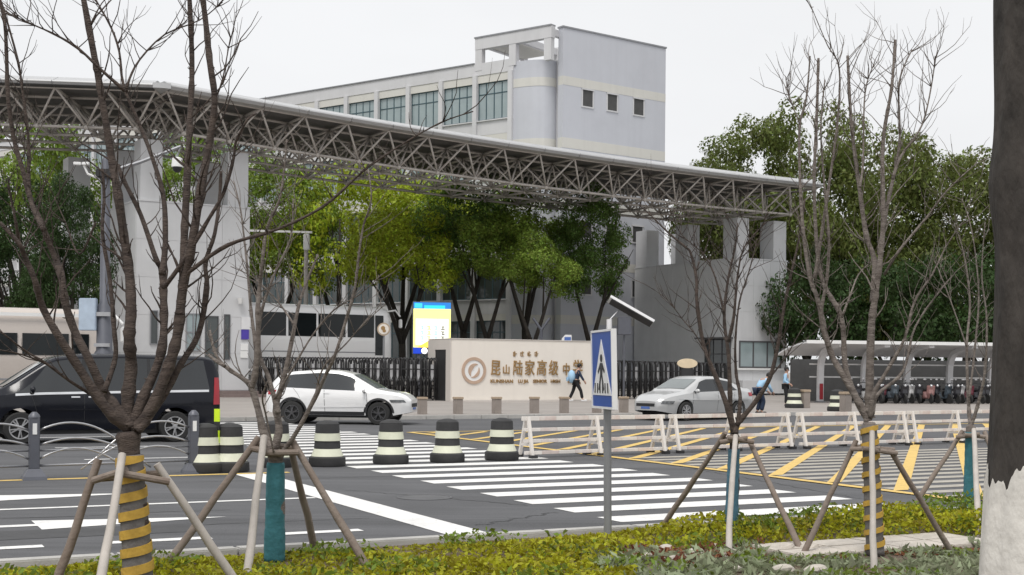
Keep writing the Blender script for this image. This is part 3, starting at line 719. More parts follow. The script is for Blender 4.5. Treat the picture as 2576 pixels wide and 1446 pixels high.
def car(name, spec, paint, label, cat, loc, heading, rim=None, group=None):
    root = empty(name, loc, heading, label, cat, group)
    zt, zb, w, wr = smooth_interp(spec['zt']), smooth_interp(spec['zb'], .1), interp(spec['w']), smooth_interp(spec['wr'])
    sill, L2 = spec['sill'], spec['L']/2
    wheels, r, AR = spec['wheels'], spec['r'], spec['AR']
    xs = set(np.linspace(-L2, L2, 86).tolist())
    for xc in wheels: xs |= set((xc + AR*np.cos(np.linspace(0, PI, 19))).tolist())
    xs = sorted(x for x in xs if -L2 <= x <= L2)
    def bottom(x):
        z = sill + (.10*max(0, (abs(x)-L2+.5)/.5))
        for xc in wheels:
            if abs(x-xc) < AR: z = max(z, r + math.sqrt(max(0, AR*AR-(x-xc)**2)))
        return z
    def side_y(x, z):
        zb_ = zb(x); f = min(1, max(0, (z-sill)/(zb_-sill)))
        return w(x)*(1 - .075*(1-f)**2 - .035*max(0, f-.7)/.3 + .012*math.exp(-((f-.62)/.08)**2))
    def edge(x): return zt(x) - .07*min(1, (zt(x)-zb(x))/.3)
    def surf_y(x, z):
        zb_ = zb(x)
        if z <= zb_: return side_y(x, z)
        e = max(edge(x), zb_+.01); f = min(1, (z-zb_)/(e-zb_)); return side_y(x, zb_)*(1-f) + min(wr(x), side_y(x, zb_)*.985)*f
    rows = []
    for x in xs:
        z0 = bottom(x); zb_ = max(zb(x), z0+.02); half = [(side_y(x, z0)-.12, z0+.0), ]
        for k in range(7): z = z0 + (zb_-z0)*k/6; half.append((side_y(x, z), z))
        e = max(edge(x), zb_+.008)
        for f in (.12, .5, .88, 1): z = zb_ + (e-zb_)*f; half.append((surf_y(x, z), z))
        wt = half[-1][0]
        half += [(wt*.93, e+(zt(x)-e)*.6), (wt*.82, max(e, zt(x)-.012)), (wt*.45, max(e, zt(x))), (0, max(e, zt(x))+.006)]
        rows.append([V((x, y, z)) for y, z in half] + [V((x, -y, z)) for y, z in half[-2::-1]])
    b = MB(); b.grid(rows, True); n = len(rows[0]); b.f.append(tuple(range(n))); b.f.append(tuple((len(rows)-1)*n + k for k in range(n-1, -1, -1)))
    body = b.build('body', paint, root, smooth=True, fix=True)
    MB().rng(-L2+.45, L2-.62, -w(0)+.2, w(0)-.2, .2, .62).build('underbody', M_['black'], root)
    def side_patch(nm, xb0, xb1, xt0, xt1, zlo, zhi, m, off=.006, sides=(1, -1), par=root, nu=8, nv=4):
        for sd_ in sides:
            rr = []
            for j in range(nv+1):
                v = j/nv; row = []
                for i in range(nu+1):
                    u_ = i/nu; x = (xb0+(xb1-xb0)*u_)*(1-v) + (xt0+(xt1-xt0)*u_)*v
                    z = zlo(x)*(1-v) + zhi(x)*v; row.append(V((x, sd_*(surf_y(x, z)+off), z)))
                rr.append(row)
            MB().grid(rr, sd_ < 0).build(nm, m, par, smooth='full')
    for q in spec['sidewin']:
        side_patch('side_window', *q, lambda x: zb(x)+.025, lambda x: edge(x)-.03, M_['car_glass'])
    for q, q2 in zip(spec['sidewin'][:-1], spec['sidewin'][1:]):
        side_patch('pillar_trim', q[1]+.002, q2[0]-.002, q[3]+.002, q2[2]-.002, lambda x: zb(x)+.025, lambda x: edge(x)-.03, M_['black'], .005, nu=2)
    def top_patch(nm, x0, x1, m, fr=.83):
        rr = []
        for i in range(9):
            x = x0+(x1-x0)*i/8; row = []
            for j in range(-6, 7):
                y = j/6*min(wr(x), side_y(x, zb(x))*.985)*fr; row.append(V((x + .008*(1 if x1 > 0 else -1), y, zt(x) + .012 - .010*(abs(j)/6)**2*1.2)))
            rr.append(row)
        MB().grid(rr).build(nm, m, root, smooth='full')
    top_patch('windscreen', *spec['ws'], M_['car_glass2']); top_patch('rear_window', *spec['rw'], M_['car_glass'])
    xs_s = np.linspace(L2, L2-.9, 60)
    def end_x(y, z, sg):
        for x in xs_s:
            if surf_y(sg*x, z) >= abs(y)+.004: return sg*(x+.008)
        return sg*(L2-.9)
    def end_patch(nm, y0, y1, z0, z1, m, sg=1, nu=6, nv=2, par=root, zs=0.0):
        rr = []
        for j in range(nv+1):
            z = z0+(z1-z0)*j/nv; rr.append([V((end_x(y0+(y1-y0)*i/nu, z, sg), y0+(y1-y0)*i/nu, z + zs*i/nu)) for i in range(nu+1)])
        return MB().grid(rr).build(nm, m, par, smooth='full')
    for (nm, y0, y1, z0, z1, m, sg, both) in spec['ends']:
        end_patch(nm, y0, y1, z0, z1, M_[m], sg)
        if both: end_patch(nm, -y0, -y1, z0, z1, M_[m], sg)
    for xc in wheels:
        for sd_ in (1, -1):
            wheel(root, xc, sd_*(w(xc)-.105), r, .21, rim or M_['alloy'], spec.get('spokes', 5), sd_)
            if spec.get('cladding'):
                rr = []
                for rad in (AR-.004, AR+.055):
                    rr.append([V((xc+rad*math.cos(a), sd_*(side_y(xc+rad*math.cos(a), r+rad*math.sin(a))+.012), r+rad*math.sin(a))) for a in np.linspace(.05, PI-.05, 17)])
                MB().grid(rr).build('arch_trim', M_['black'], root)
    mx_, mz = spec['mirror']
    for sd_ in (1, -1):
        y = surf_y(mx_, mz)
        mo = MB().ball((mx_, sd_*(y+.12), mz+.03), .1, 8, (.55, 1.0, .72)).build('wing_mirror', paint, root, smooth='full')
        MB().bar((mx_, sd_*(y-.01), mz-.04), (mx_, sd_*(y+.1), mz), .05).build('mirror_arm', M_['black'], mo)
    for x0, z_ in spec.get('handles', []): side_patch('door_handle', x0-.09, x0+.09, x0-.09, x0+.09, lambda x: z_, lambda x: z_+.03, paint if not spec.get('chrome') else M_['chrome'], .03)
    for x0, x1 in spec.get('seams', []):
        side_patch('door_seam', x0, x0+.012, x1, x1+.012, lambda x: max(bottom(x), sill+.06), lambda x: zb(x)+.01, M_['black'], .003, nu=1, nv=6)
    for (q0, q1, q2, q3, zl, zh, nm, mm) in spec.get('sidelamps', []): side_patch(nm, q0, q1, q2, q3, lambda x: zl, lambda x: zh, M_[mm], .01, nu=6, nv=2)
    if spec.get('sillclad'): side_patch('sill_trim', wheels[0]+AR+.03, wheels[1]-AR-.03, wheels[0]+AR+.03, wheels[1]-AR-.03, lambda x: sill+.005, lambda x: sill+.11, M_['black'], .008)
    if spec.get('strip'): 
        a, c, z_ = spec['strip']; side_patch('chrome_strip', a, c, a, c, lambda x: zb(x)-.035, lambda x: zb(x)+.015, M_['chrome'], .012, nu=20, nv=2)
    if spec.get('crease'):
        a, c, z_ = spec['crease']; side_patch('crease', a, c, a, c, lambda x: z_-.02+.02*x, lambda x: z_+.02+.02*x, paint, .012, nu=20, nv=2)
    return root, side_patch, end_patch
VAN = dict(L=5.14, sill=.30, r=.34, AR=.42, wheels=(-1.55, 1.65), strip=(-2.3, 1.75, 0), crease=(-1.0, 1.1, .72),
    zt=[(-2.57,1.50),(-2.52,1.74),(-2.42,1.86),(-2.2,1.90),(-.5,1.93),(.5,1.91),(.95,1.85),(1.2,1.72),(1.95,1.22),(2.1,1.15),(2.4,1.02),(2.52,.90),(2.57,.80)],
    zb=[(-2.57,1.14),(-1,1.12),(1.2,1.08),(2.0,1.04),(2.4,.93),(2.57,.74)],
    w=[(-2.57,.84),(-2.5,.90),(-2.3,.945),(-1,.965),(1.4,.96),(2.0,.92),(2.3,.84),(2.5,.68),(2.57,.55)],
    wr=[(-2.57,.70),(-2.4,.78),(0.5,.80),(1.2,.76),(2.0,.74),(2.57,.5)],
    sidewin=[(-2.32,-1.02,-2.2,-1.02),(-.96,.32,-.96,.32),(.40,1.75,.40,1.12)], ws=(1.08,1.98), rw=(-2.565,-2.45),
    ends=[('tail_lamp',.62,.86,.85,1.35,'lamp_red',-1,True),('head_lamp',.42,.80,.72,.9,'lamp_clear',1,True),('grille',-.38,.38,.62,.82,'chrome',1,False),('bumper',-.7,.7,.3,.5,'black',1,False)],
    mirror=(1.42,1.12), handles=[(.2,.98),(.55,.98)], seams=[(.36,.36),(-1.0,-1.0),(1.3,1.45)], chrome=True, spokes=5)
HRV = dict(L=4.33, sill=.27, r=.335, AR=.40, wheels=(-1.32, 1.29), cladding=True, sillclad=True, crease=(-.8, .9, .52),
    zt=[(-2.165,.92),(-2.12,1.10),(-2.0,1.28),(-1.8,1.44),(-1.4,1.55),(-.6,1.605),(.0,1.59),(.40,1.50),(1.18,1.06),(1.3,1.03),(1.85,.94),(2.05,.86),(2.165,.72)],
    zb=[(-2.165,.88),(-1.8,1.06),(-.5,1.01),(1.1,.95),(1.8,.86),(2.05,.78),(2.165,.62)],
    w=[(-2.165,.70),(-2.05,.82),(-1.8,.88),(-1,.895),(1.3,.89),(1.7,.85),(1.95,.74),(2.1,.58),(2.165,.45)],
    wr=[(-2.165,.52),(-1.8,.62),(-.6,.66),(.3,.65),(1.2,.72),(2.165,.42)],
    sidewin=[(-1.72,-.42,-1.45,-.36),(-.36,.95,-.30,.52)], ws=(.46,1.17), rw=(-2.10,-1.86),
    ends=[('grille',-.36,.36,.52,.63,'black',1,False),('number_plate',-.20,.20,.44,.51,'plate_blue',1,False),('tail_lamp',.5,.82,.85,1.0,'lamp_red',-1,True)],
    sidelamps=[(1.66,2.06,1.60,2.0,.66,.74,'head_lamp','lamp_dark'),(-2.10,-1.86,-2.08,-1.80,.86,1.0,'tail_lamp','lamp_red')], mirror=(.86,.98), handles=[(-.28,.92)], seams=[(-.33,-.36),(.95,.92),(-1.0,-1.3)], spokes=5)
SED = dict(L=4.62, sill=.24, r=.32, AR=.385, wheels=(-1.38, 1.27), crease=(-1.9, 1.6, .70),
    zt=[(-2.31,.86),(-2.24,1.02),(-2.15,1.08),(-1.75,1.10),(-1.62,1.14),(-1.05,1.40),(-.4,1.49),(.15,1.48),(.45,1.40),(1.18,1.03),(1.25,.98),(1.9,.88),(2.15,.78),(2.31,.64)],
    zb=[(-2.31,.84),(-1.6,.99),(0,.95),(1.1,.92),(1.9,.80),(2.15,.70),(2.31,.56)],
    w=[(-2.31,.72),(-2.15,.84),(-1.8,.885),(-1,.90),(1.3,.89),(1.75,.85),(2.05,.74),(2.25,.58),(2.31,.48)],
    wr=[(-2.31,.68),(-1.75,.76),(-1.2,.69),(-.6,.68),(.3,.68),(1.1,.78),(2.31,.5)],
    sidewin=[(-1.35,-.33,-1.0,-.28),(-.27,.93,-.22,.50)], ws=(.48,1.12), rw=(-1.58,-.98),
    ends=[('grille',-.42,.42,.475,.575,'black',1,False),('number_plate',-.20,.20,.39,.465,'plate_blue',1,False),('tail_lamp',.4,.80,.78,.95,'lamp_red',-1,True)],
    sidelamps=[(1.85,2.22,1.78,2.16,.56,.66,'head_lamp','lamp_dark'),(-2.24,-1.95,-2.2,-1.9,.80,.93,'tail_lamp','lamp_red')], mirror=(.82,.96), handles=[(-.22,.86),(-1.15,.88)], seams=[(-.30,-.33),(.95,.9),(-1.05,-1.2)], spokes=7)
UA = R(TH)
vr, sp, ep = car('parked_van', VAN, M_['car_black'], 'glossy black passenger van with chrome window strip at the left', 'van', ST(4.95, 30.0), UA + PI)
sp('tail_lamp', -2.56, -2.40, -2.56, -2.44, lambda x: .82, lambda x: 1.42, M_['lamp_red'], .008, nu=3)
car('white_hatchback', HRV, M_['car_white'], 'white compact crossover with black wheel arches in front of sliding gate', 'car', ST(13.35, 37.3), UA + R(-35), M_['alloy_dark'])
sc_ = P(1742, 1055, 45.0)
car('white_sedan', SED, M_['car_silver'], 'white sedan with dark grille turning out beside the right pylon', 'car', V((sc_.x, sc_.y, 0)), PI + R(40))
# second car hidden for the most part behind the van
car('dark_saloon', SED, mat('navy_car_paint', (0.02, 0.05, 0.10), 0.25, coat=0.8), 'dark blue saloon roof behind the black van', 'car', ST(-1.3, 33.9), UA + PI)

def bus(name, L, W, H, loc, heading, paint, label, z0=.38, win=(.45, .78), nwin=6, front_glass=True, band=None):
    """box coach with rounded roof: x forward"""
    root = empty(name, loc, heading, label, 'bus')
    sec = [(W/2-.06, z0), (W/2, z0+.12), (W/2, H*.55), (W/2-.03, H*.86), (W/2-.10, H*.94), (W/2-.28, H*.985), (W*.2, H), (0, H)]
    rows = []
    for x, ky, dz in [(-L/2, .90, -.12), (-L/2+.08, .97, -.04), (-L/2+.3, 1, 0)] + [(-L/2+.3+(L-.9)*i/10, 1, 0) for i in range(1, 10)] + [(L/2-.75, 1, 0), (L/2-.35, .985, -.06), (L/2-.12, .95, -.2), (L/2, .86, -.5)]:
        hlf = [V((x, y*ky, z + (dz if z > H*.8 else 0))) for y, z in sec]
        rows.append(hlf + [V((p.x, -p.y, p.z)) for p in hlf[-2::-1]])
    b = MB(); b.grid(rows, True); n = len(rows[0]); b.f.append(tuple(range(n))); b.f.append(tuple((len(rows)-1)*n+k for k in range(n-1, -1, -1)))
    b.build('body', paint, root, smooth=True, fix=True)
    za, zc = H*win[0], H*win[1]
    for sd_ in (1, -1):
        step = (L-1.6)/nwin
        for i in range(nwin):
            x0 = -L/2+.45+i*step
            MB().rng(x0+.07, x0+step-.07, sd_*(W/2-.01)-.026, sd_*(W/2-.01)+.026, za, zc).build('side_window', M_['bus_glass'], root)
        MB().rng(L/2-1.13, L/2-.62, sd_*(W/2-.01)-.026, sd_*(W/2-.01)+.026, H*.30, zc).build('front_side_window', M_['bus_glass'], root)
        for i, xc in enumerate((-L/2+2.0, L/2-1.9)): wheel(root, xc, sd_*(W/2-.13), .48, .27, M_['alloy'], 8, sd_)
        MB().rng(-L/2+.4, L/2-.9, sd_*(W/2)-.012, sd_*(W/2)+.012, H*.33, H*.345).build('trim_line', M_['grey'], root)
        ar = MB(); ar.tube([(L/2-.35, sd_*(W/2-.15), H*.93), (L/2+.1, sd_*(W/2+.1), H*.95), (L/2+.35, sd_*(W/2+.22), H*.86)], .05, 8)
        mo = ar.build('mirror_arm', M_['white'], root, smooth=True)
        MB().box((L/2+.36, sd_*(W/2+.24), H*.76), (.14, .24, .5)).build('mirror', M_['white'] if sd_ < 0 else M_['grey'], mo, bevel=.04)
    fr = []
    for z_, x_ in ((H*.36, L/2+.012), (H*.80, L/2-.02), (H*.845, L/2-.07)): fr.append([V((x_, y*W/2*.82, z_)) for y in (-1, -.5, 0, .5, 1)])
    MB().grid(fr).build('windscreen', M_['bus_glass'], root)
    for sd_ in (1, -1): MB().box((L/2+.01, sd_*W*.34, H*.22), (.04, .35, .22)).build('head_lamp', M_['lamp_clear'], root, bevel=.01)
    return root
bp0 = P(792, 900, 74.0)
bus('white_coach', 8.8, 2.5, 3.95, GP(10.0, 4.7, 1.07), R(35), M_['car_white'], 'white coach with dark windows behind the folding gate', nwin=4, win=(.55, .87))
bs = along(ST(0, 43.2), U, 250)
cb = bus('beige_bus', 9.0, 2.4, 3.3, ST(bs-4.4, 43.2, .12), UA, M_['bus_beige'], 'beige bus with pale roof behind the camera mast', win=(.56, .76), nwin=5)
MB().rng(-4.35, 4.2, -1.26, -1.22, 3.02, 3.12).build('roof_gutter', M_['white'], cb)

# ================================================================== STREET FURNITURE
# striped barrels
def make_barrel():
    root = empty('traffic_barrel')
    def ring(nm, r0, z0, r1, z1, m, z_extra=None):
        return MB().lathe([(r0, z0+.002), (r1, z1-.002)], 8 if nm == 'base' else 20).build(nm, m, root, smooth=True)
    b = MB().lathe([(.30, 0), (.315, .03), (.31, .15), (.28, .17)], 20).build('base', M_['rubber'], root, smooth=True)
    ring('pale_band', .275, .17, .225, .30, M_['barrel_pale']); ring('dark_band', .225, .30, .215, .43, M_['rubber'])
    ring('pale_band', .228, .43, .212, .56, M_['barrel_pale']); ring('dark_band', .208, .56, .20, .71, M_['rubber'])
    MB().lathe([(.20, .712), (.17, .745), (.06, .775)], 20).build('cap', M_['rubber'], root, smooth=True)
    MB().rng(-.05, .05, -.305, -.29, .04, .10).build('drain_plug', M_['black'], root)
    return root
barrels = [((515, 1188), 'leftmost striped barrel, just right of the second grey railing post'), ((577, 1186), 'striped black and yellow barrel behind the fluorescent yellow marker post'),
    ((695, 1174), 'striped barrel hidden behind the forked trunk with teal wrap'),
    ((823, 1172), 'striped barrel nearest the teal wrapped tree on its right side'), ((983, 1166), 'striped barrel in front of the white crossover front wheel'),
    ((1125, 1162), 'second striped barrel from the white barrier end'), ((1262, 1157), 'striped barrel touching the end of the white barrier')]
br0 = make_barrel(); first = True
for (px, py), lb in barrels:
    o = br0 if first else copy_tree(br0); first = False
    p = G(px, py); o.location = p; o.rotation_euler = (0, 0, random.uniform(0, 6)); tag(o, lb, 'barrel', 'striped barrels on the crossing')
for (x, y, lb) in ((1998, 1026, 'striped barrel standing behind the bending person'), (2106, 1034, 'striped barrel beside the red and white shed post')):
    o = copy_tree(br0); p = G(x, y, .12); o.location = (p.x, p.y, .12); o.scale = (1.25, 1.25, 1.1); tag(o, lb, 'barrel', 'striped barrels by the shed')
# marker post
p = G(545, 1188)
mk = empty('marker_post', p, 0, 'thin black marker post with fluorescent yellow bands between barrels', 'marker post')
MB().box((0, 0, .03), (.16, .16, .06)).build('base', M_['black'], mk)
for i, (a, b_, m) in enumerate(((.06, .46, 'black'), (.46, .66, 'fluo'), (.66, .80, 'black'), (.80, 1.0, 'fluo'))):
    MB().rng(-.043, .043, -.02, .02, a+.001, b_).build('band', M_[m], mk)
# median railing: dark posts, bowed wires
def make_rail_post():
    root = empty('railing_post')
    MB().lathe([(.24, 0), (.22, .05), (.13, .16)], 4, Matrix.Rotation(PI/4, 4, 'Z')).build('foot', M_['slate'], root)
    MB().box((0, 0, .53), (.145, .145, .75)).build('shaft', M_['slate'], root, bevel=.01)
    MB().lathe([(.085, .905), (.075, .94), (.03, .985)], 12).build('cap', M_['slate'], root, smooth=True)
    MB().box((.0, -.076, .74), (.06, .008, .16)).build('reflector', M_['white'], root)
    return root
rp = make_rail_post(); posts = []
pos = [G(85, 1206), G(486, 1190)]; stepv = pos[1]-pos[0]
for i, lb in ((0, 'dark grey railing post at far left in front of the van'), (1, 'dark grey railing post beside the leftmost striped barrel')):
    o = rp if i == 0 else copy_tree(rp); o.location = pos[0] + stepv*i; o.rotation_euler = (0, 0, UA); tag(o, lb, 'railing post', 'median railing posts'); posts.append(o)
def rail_span(a, b_, lb):
    root = empty('bowed_railing', a, 0, lb, 'railing'); d = b_-a; L = d.length; d.normalize()
    def curve(f0, f1, z0, zm, z1, r=.016):
        pts = []
        for k in range(17):
            f = k/16; x = (f0+(f1-f0)*f)*L; z = (1-f)**2*z0 + 2*f*(1-f)*zm + f*f*z1; pts.append(d*x + V((0, 0, z)))
        MB().tube(pts, r, 6).build('wire', M_['alloy'], root, smooth='full')
    e = .08/L
    curve(e, .62, .72, 1.05, .30); curve(1-e, .38, .72, 1.05, .30)
    curve(e, .5, .30, .62, .22); curve(1-e, .5, .30, .62, .22); curve(e, .72, .50, .80, .12); curve(1-e, .28, .50, .80, .12)
    MB().tube([d*.08 + V((0, 0, .20)), d*(L-.08) + V((0, 0, .20))], .018, 6).build('bottom_rail', M_['grey'], root, smooth='full')
    MB().tube([d*.08 + V((0, 0, .42)), d*(L-.08) + V((0, 0, .42))], .014, 6).build('mid_rail', M_['grey'], root, smooth='full')
rail_span(pos[0], pos[1], 'bowed wire railing between the two dark grey posts')
rail_span(pos[0]-stepv, pos[0], 'bowed wire railing running off the left edge')
# white and red barrier sections
bA_, bd = V((*G(1312, 1152).xy, 0)), V((.842, .539, 0)).normalized()
def make_barrier(L=3.42):
    root = empty('road_barrier'); H = .78
    heights = (.10, .32, .53, .74); lean = lambda z: (H-z)*.16
    for z in heights:
        y = -lean(z)
        nseg = 9
        for k in range(nseg):
            x0, x1 = L*k/nseg, L*(k+1)/nseg
            red = (k % 2 == 1)
            MB().rng(x0+.001, x1-.001, y-.032, y+.032, z-.033 if z < .7 else z-.042, z+.033 if z < .7 else z+.04).build('rail_segment', M_['rail_white'] if not red else MIXR, root, bevel=.006)
    for x in (.12, L*.5, L-.12):
        f = MB(); f.bar((x, -.20, 0), (x, -.036, H), .062, .05, (0, 1, 0)); f.bar((x, .26, 0), (x, .036, H-.02), .062, .05, (0, 1, 0)); f.bar((x, -.15, .25), (x, .19, .25), .05)
        f.build('frame', M_['rail_white'], root)
        MB().rng(x-.07, x+.07, -.27, -.16, 0, .06).build('foot', M_['black'], root); MB().rng(x-.07, x+.07, .22, .33, 0, .06).build('foot', M_['black'], root)
    return root
MIXR = mat('faded_red_band', (0.74, 0.70, 0.66), 0.6, scale=4, col2=(0.62, 0.50, 0.46), dirt=0.2, dscale=3)
bb = make_barrier()
for i in range(5):
    o = bb if i == 0 else copy_tree(bb); o.location = bA_ + bd*(3.55*i); o.rotation_euler = (0, 0, math.atan2(bd.y, bd.x) + (0, .02, -.015, .01, 0)[i])
    tag(o, ('white barrier section next to the striped barrels', 'white barrier section between blue sign pole and blue wrapped tree', 'white barrier section right of the blue wrapped tree', 'white barrier section behind the gold striped tree on the right', 'rightmost white barrier section beside the whitewashed trunk')[i], 'barrier', 'white road barriers')
# stone bollards in front of the sign wall
def make_bollard():
    r = empty('stone_bollard'); MB().rng(-.13, .13, -.13, .13, 0, .5).build('shaft', M_['taupe'], r, bevel=.008); MB().rng(-.15, .15, -.15, .15, .502, .58).build('cap', M_['tan'], r, bevel=.012); return r
bo = make_bollard()
bl = [(1063, 'behind the white crossover nose'), (1153, 'first from the left in front of the sign wall'), (1250, 'below the emblem of the sign wall'), (1345, 'below the middle of the lettering'), (1420, 'at the feet of the student'), (1502, 'behind the blue crossing sign'), (1570, 'between blue sign and sedan')]
for i, (px, lb) in enumerate(bl):
    o = bo if i == 0 else copy_tree(bo); p = G(px, 1051, .12); q = ST(0, T1+1.3) + U*along(ST(0, T1+1.3), U, px); o.location = (q.x, q.y, .12); o.rotation_euler = (0, 0, UA)
    tag(o, 'square brown stone bollard ' + lb, 'bollard', 'stone bollards along the forecourt')
for px, py, lb in ((2024, 1026, 'between the two striped barrels by the shed'), (2127, 1036, 'right of the barrel under the shed edge')):
    o = copy_tree(bo); p = G(px, py, .12); o.location = (p.x, p.y, .12); o.scale = (1.3, 1.3, 1.35); tag(o, 'square pale stone bollard ' + lb, 'bollard', 'stone bollards along the forecourt')
# folding gates
def folding_gate(p, q, n, lb, H=1.85):
    d = (q-p); L = d.length; d.normalize(); M = Matrix.Translation(p) @ Matrix.Rotation(math.atan2(d.y, d.x), 4, 'Z')
    root = empty('folding_gate', M=M, label=lb, cat='gate'); st = L/n; me = None
    b = MB(); hw = st*.40
    for yy in (-.16, .16):
        pts = [V((-hw, yy, .08)), V((-hw, yy, H-.28))] + [V((-hw*math.cos(PI*k/8), yy, H-.28+.26*math.sin(PI*k/8))) for k in range(1, 8)] + [V((hw, yy, H-.28)), V((hw, yy, .08))]
        b.tube(pts, .045, 6)
        b.tube([V((-hw, yy, .4)), V((hw, yy, 1.25))], .022, 5); b.tube([V((hw, yy, .4)), V((-hw, yy, 1.25))], .022, 5)
        b.tube([V((-hw, yy, H-.55)), V((hw, yy, H-.55))], .03, 5)
    b.tube([V((0, -.16, H-.03)), V((0, .16, H-.03))], .035, 6); b.tube([V((0, -.16, .2)), V((0, .16, .2))], .03, 6)
    b.lathe([(.05, 0), (.05, .1)], 8)
    me = b.mesh('gate_frame'); me.materials.append(M_['black']); me.shade_smooth()
    sl = MB().rng(-hw*.5, hw*.5, -.10, -.08, .95, H-.32).mesh('gate_plate'); sl.materials.append(M_['alloy'])
    for i in range(n):
        o = link('gate_frame', me, None, root, Matrix.Translation(((i+.5)*st, 0, 0)) @ Matrix.Rotation(.12*(1 if i % 2 else -1), 4, 'Z'))
        if i % 3 != 2: link('gate_plate', sl, None, o)
    link_b = MB()
    for z in (.45, 1.05): link_b.bar((0, 0, z), (L, 0, z), .03)
    link_b.build('link_bars', M_['black'], root)
folding_gate(V((*(GP(L1+.3, fd-.2)).xy, .12)), V((*(WO + N*1.2 - U*.25).xy, .12)), 28, 'black folding gate stretched between left pylon and sign wall', 2.05)
folding_gate(V((*(WO + U*(WL+.2) + N*1.2).xy, .12)), V((*(GP(R0-.4, fr_+.3)).xy, .12)), 26, 'black folding gate behind the white sedan', 2.05)

# crossing sign in the bed
sb = G(1529, 1372, .075); sroot = empty('crossing_sign', sb, 0, 'blue pedestrian crossing sign on a grey pole at the kerb', 'road sign')
MB().tube([V((0, 0, -.05)), V((-.012, 0, 1.0)), V((-.02, 0, 1.95))], .036, 14).build('pole', M_['grey'], sroot, smooth=True)
tz = R(180+12)
SM = Matrix.Translation((-.06, -.055, 1.60)) @ Matrix.Rotation(R(-1.5), 4, 'Y') @ Matrix.Rotation(tz+PI/2, 4, 'Z')    # local x along plate, -y towards the viewer side
plate = MB().rng(-.325, .325, -.012, .012, -.345, .345).build('plate', M_['sign_blue'], sroot, M=SM, bevel=.01)
bd_ = MB()
for q in ((-.325, .325, .337, .357), (-.325, .325, -.357, -.337), (-.34, -.32, -.357, .357), (.32, .34, -.357, .357)): bd_.rng(q[0], q[1], -.018, .03, q[2], q[3])
bd_.build('rim', M_['sign_white'], plate)
MB().prism([(-.30, -.235), (.30, -.235), (0, .27)], .0, .004, Matrix.Translation((0, -.0125, 0)) @ Matrix.Rotation(PI/2, 4, 'X')).build('white_triangle', M_['sign_white'], plate, fix=True)
pm = Matrix.Translation((0, -.0175, 0)) @ Matrix.Rotation(PI/2, 4, 'X')
ped = MB(); ped.lathe([(.036, 0), (.036, .003)], 14, pm @ Matrix.Translation((.005, .10, 0)))
for poly in ([(-.03,.06),(.045,.055),(.03,-.055),(-.035,-.05)], [(-.035,-.045),(.0,-.055),(-.06,-.19),(-.10,-.185)], [(.0,-.05),(.032,-.05),(.085,-.18),(.05,-.195)], [(-.03,.058),(-.025,.02),(-.10,-.04),(-.115,-.02)], [(.043,.053),(.035,.01),(.095,-.035),(.11,-.015)]): ped.prism(poly, 0, .003, pm)
ped.build('pedestrian', M_['black'], plate, fix=True)
for i in range(6): MB().prism([(-.235+.085*i, -.215), (-.205+.085*i, -.215), (-.195+.08*i, -.125), (-.22+.08*i, -.125)], .0005, .0025, pm).build('stripe', M_['black'], plate, fix=True)
MB().box((0, 0, 1.28), (.095, .095, .10)).build('clamp', M_['grey'], sroot); 

# camera mast
mb_ = ST(0, T1+.6) + U*along(ST(0, T1+.6), U, 262)
mast = empty('camera_mast', V((mb_.x, mb_.y, .12)), 0, 'tall slate grey camera mast with side arm and cameras', 'camera mast')
MB().lathe([(.30, 0), (.30, 1.9), (.24, 2.0), (.22, 3.3), (.15, 3.4), (.13, 7.6), (.05, 7.75)], 12).build('pole', M_['slate'], mast, smooth=True)
MB().rng(-.32, .32, -.42, -.1, .5, 1.85).build('cabinet', M_['slate'], mast, bevel=.02)
MB().rng(-.23, .23, -.26, -.2, 2.1, 2.2).build('band', M_['alloy'], mast)
MB().rng(-.24, .24, -.26, -.2, 3.0, 3.12).build('band', M_['alloy'], mast)
a1 = V((2.15, .25, 8.25-.15)); arm = MB().tube([V((0, 0, 7.25)), V((1.0, .1, 7.6)), a1], [.07, .055, .045], 8).build('arm', M_['grey'], mast, smooth=True)
dome = MB().lathe([(.05, .30), (.15, .26), (.17, .05), (.17, 0)], 16, Matrix.Translation((2.05, .24, 7.48))).build('dome_camera', M_['white'], mast, smooth=True)
MB().ball((2.05, .24, 7.46), .145, 10).build('dome_glass', M_['black'], dome, smooth='full')
MB().tube([a1, V((2.05, .24, 7.8))], .03, 6).build('drop_pipe', M_['grey'], mast)
MB().tube([V((0, 0, 7.0)), V((-.5, -.1, 7.2)), V((-.62, -.1, 7.45))], .035, 6).build('arm', M_['white'], mast)
for dx, rz in ((-.80, .3), (-.55, -.2)):
    cm_ = MB().box((dx, -.15, 7.5), (.22, .09, .09), rz).build('bullet_camera', M_['white'], mast, bevel=.015)
MB().rng(-.25, .25, -.2, .2, 7.1, 7.35).build('junction_box', M_['black'], mast, bevel=.03)
MB().box((-.42, -.2, 3.05), (.5, .22, .95)).build('control_box', mat('pale_blue_box', (0.42, 0.50, 0.60), 0.5), mast, bevel=.02)
# second mast inside the campus: white arm
p = P(768, 900, 80.0); m2 = empty('lamp_mast', V((p.x, p.y, .8)), 0, 'slim grey mast with long white horizontal arm under the canopy', 'mast')
MB().lathe([(.16, 0), (.12, 9.0)], 10).build('pole', M_['truss'], m2, smooth=True)
MB().bar((-6.2, .3, 9.25), (.35, 0, 9.1), .12, .12).build('arm', M_['white'], m2)
MB().rng(-.16, .2, -.2, .2, 8.0, 9.0).build('lamp_head', M_['white'], m2, bevel=.05)
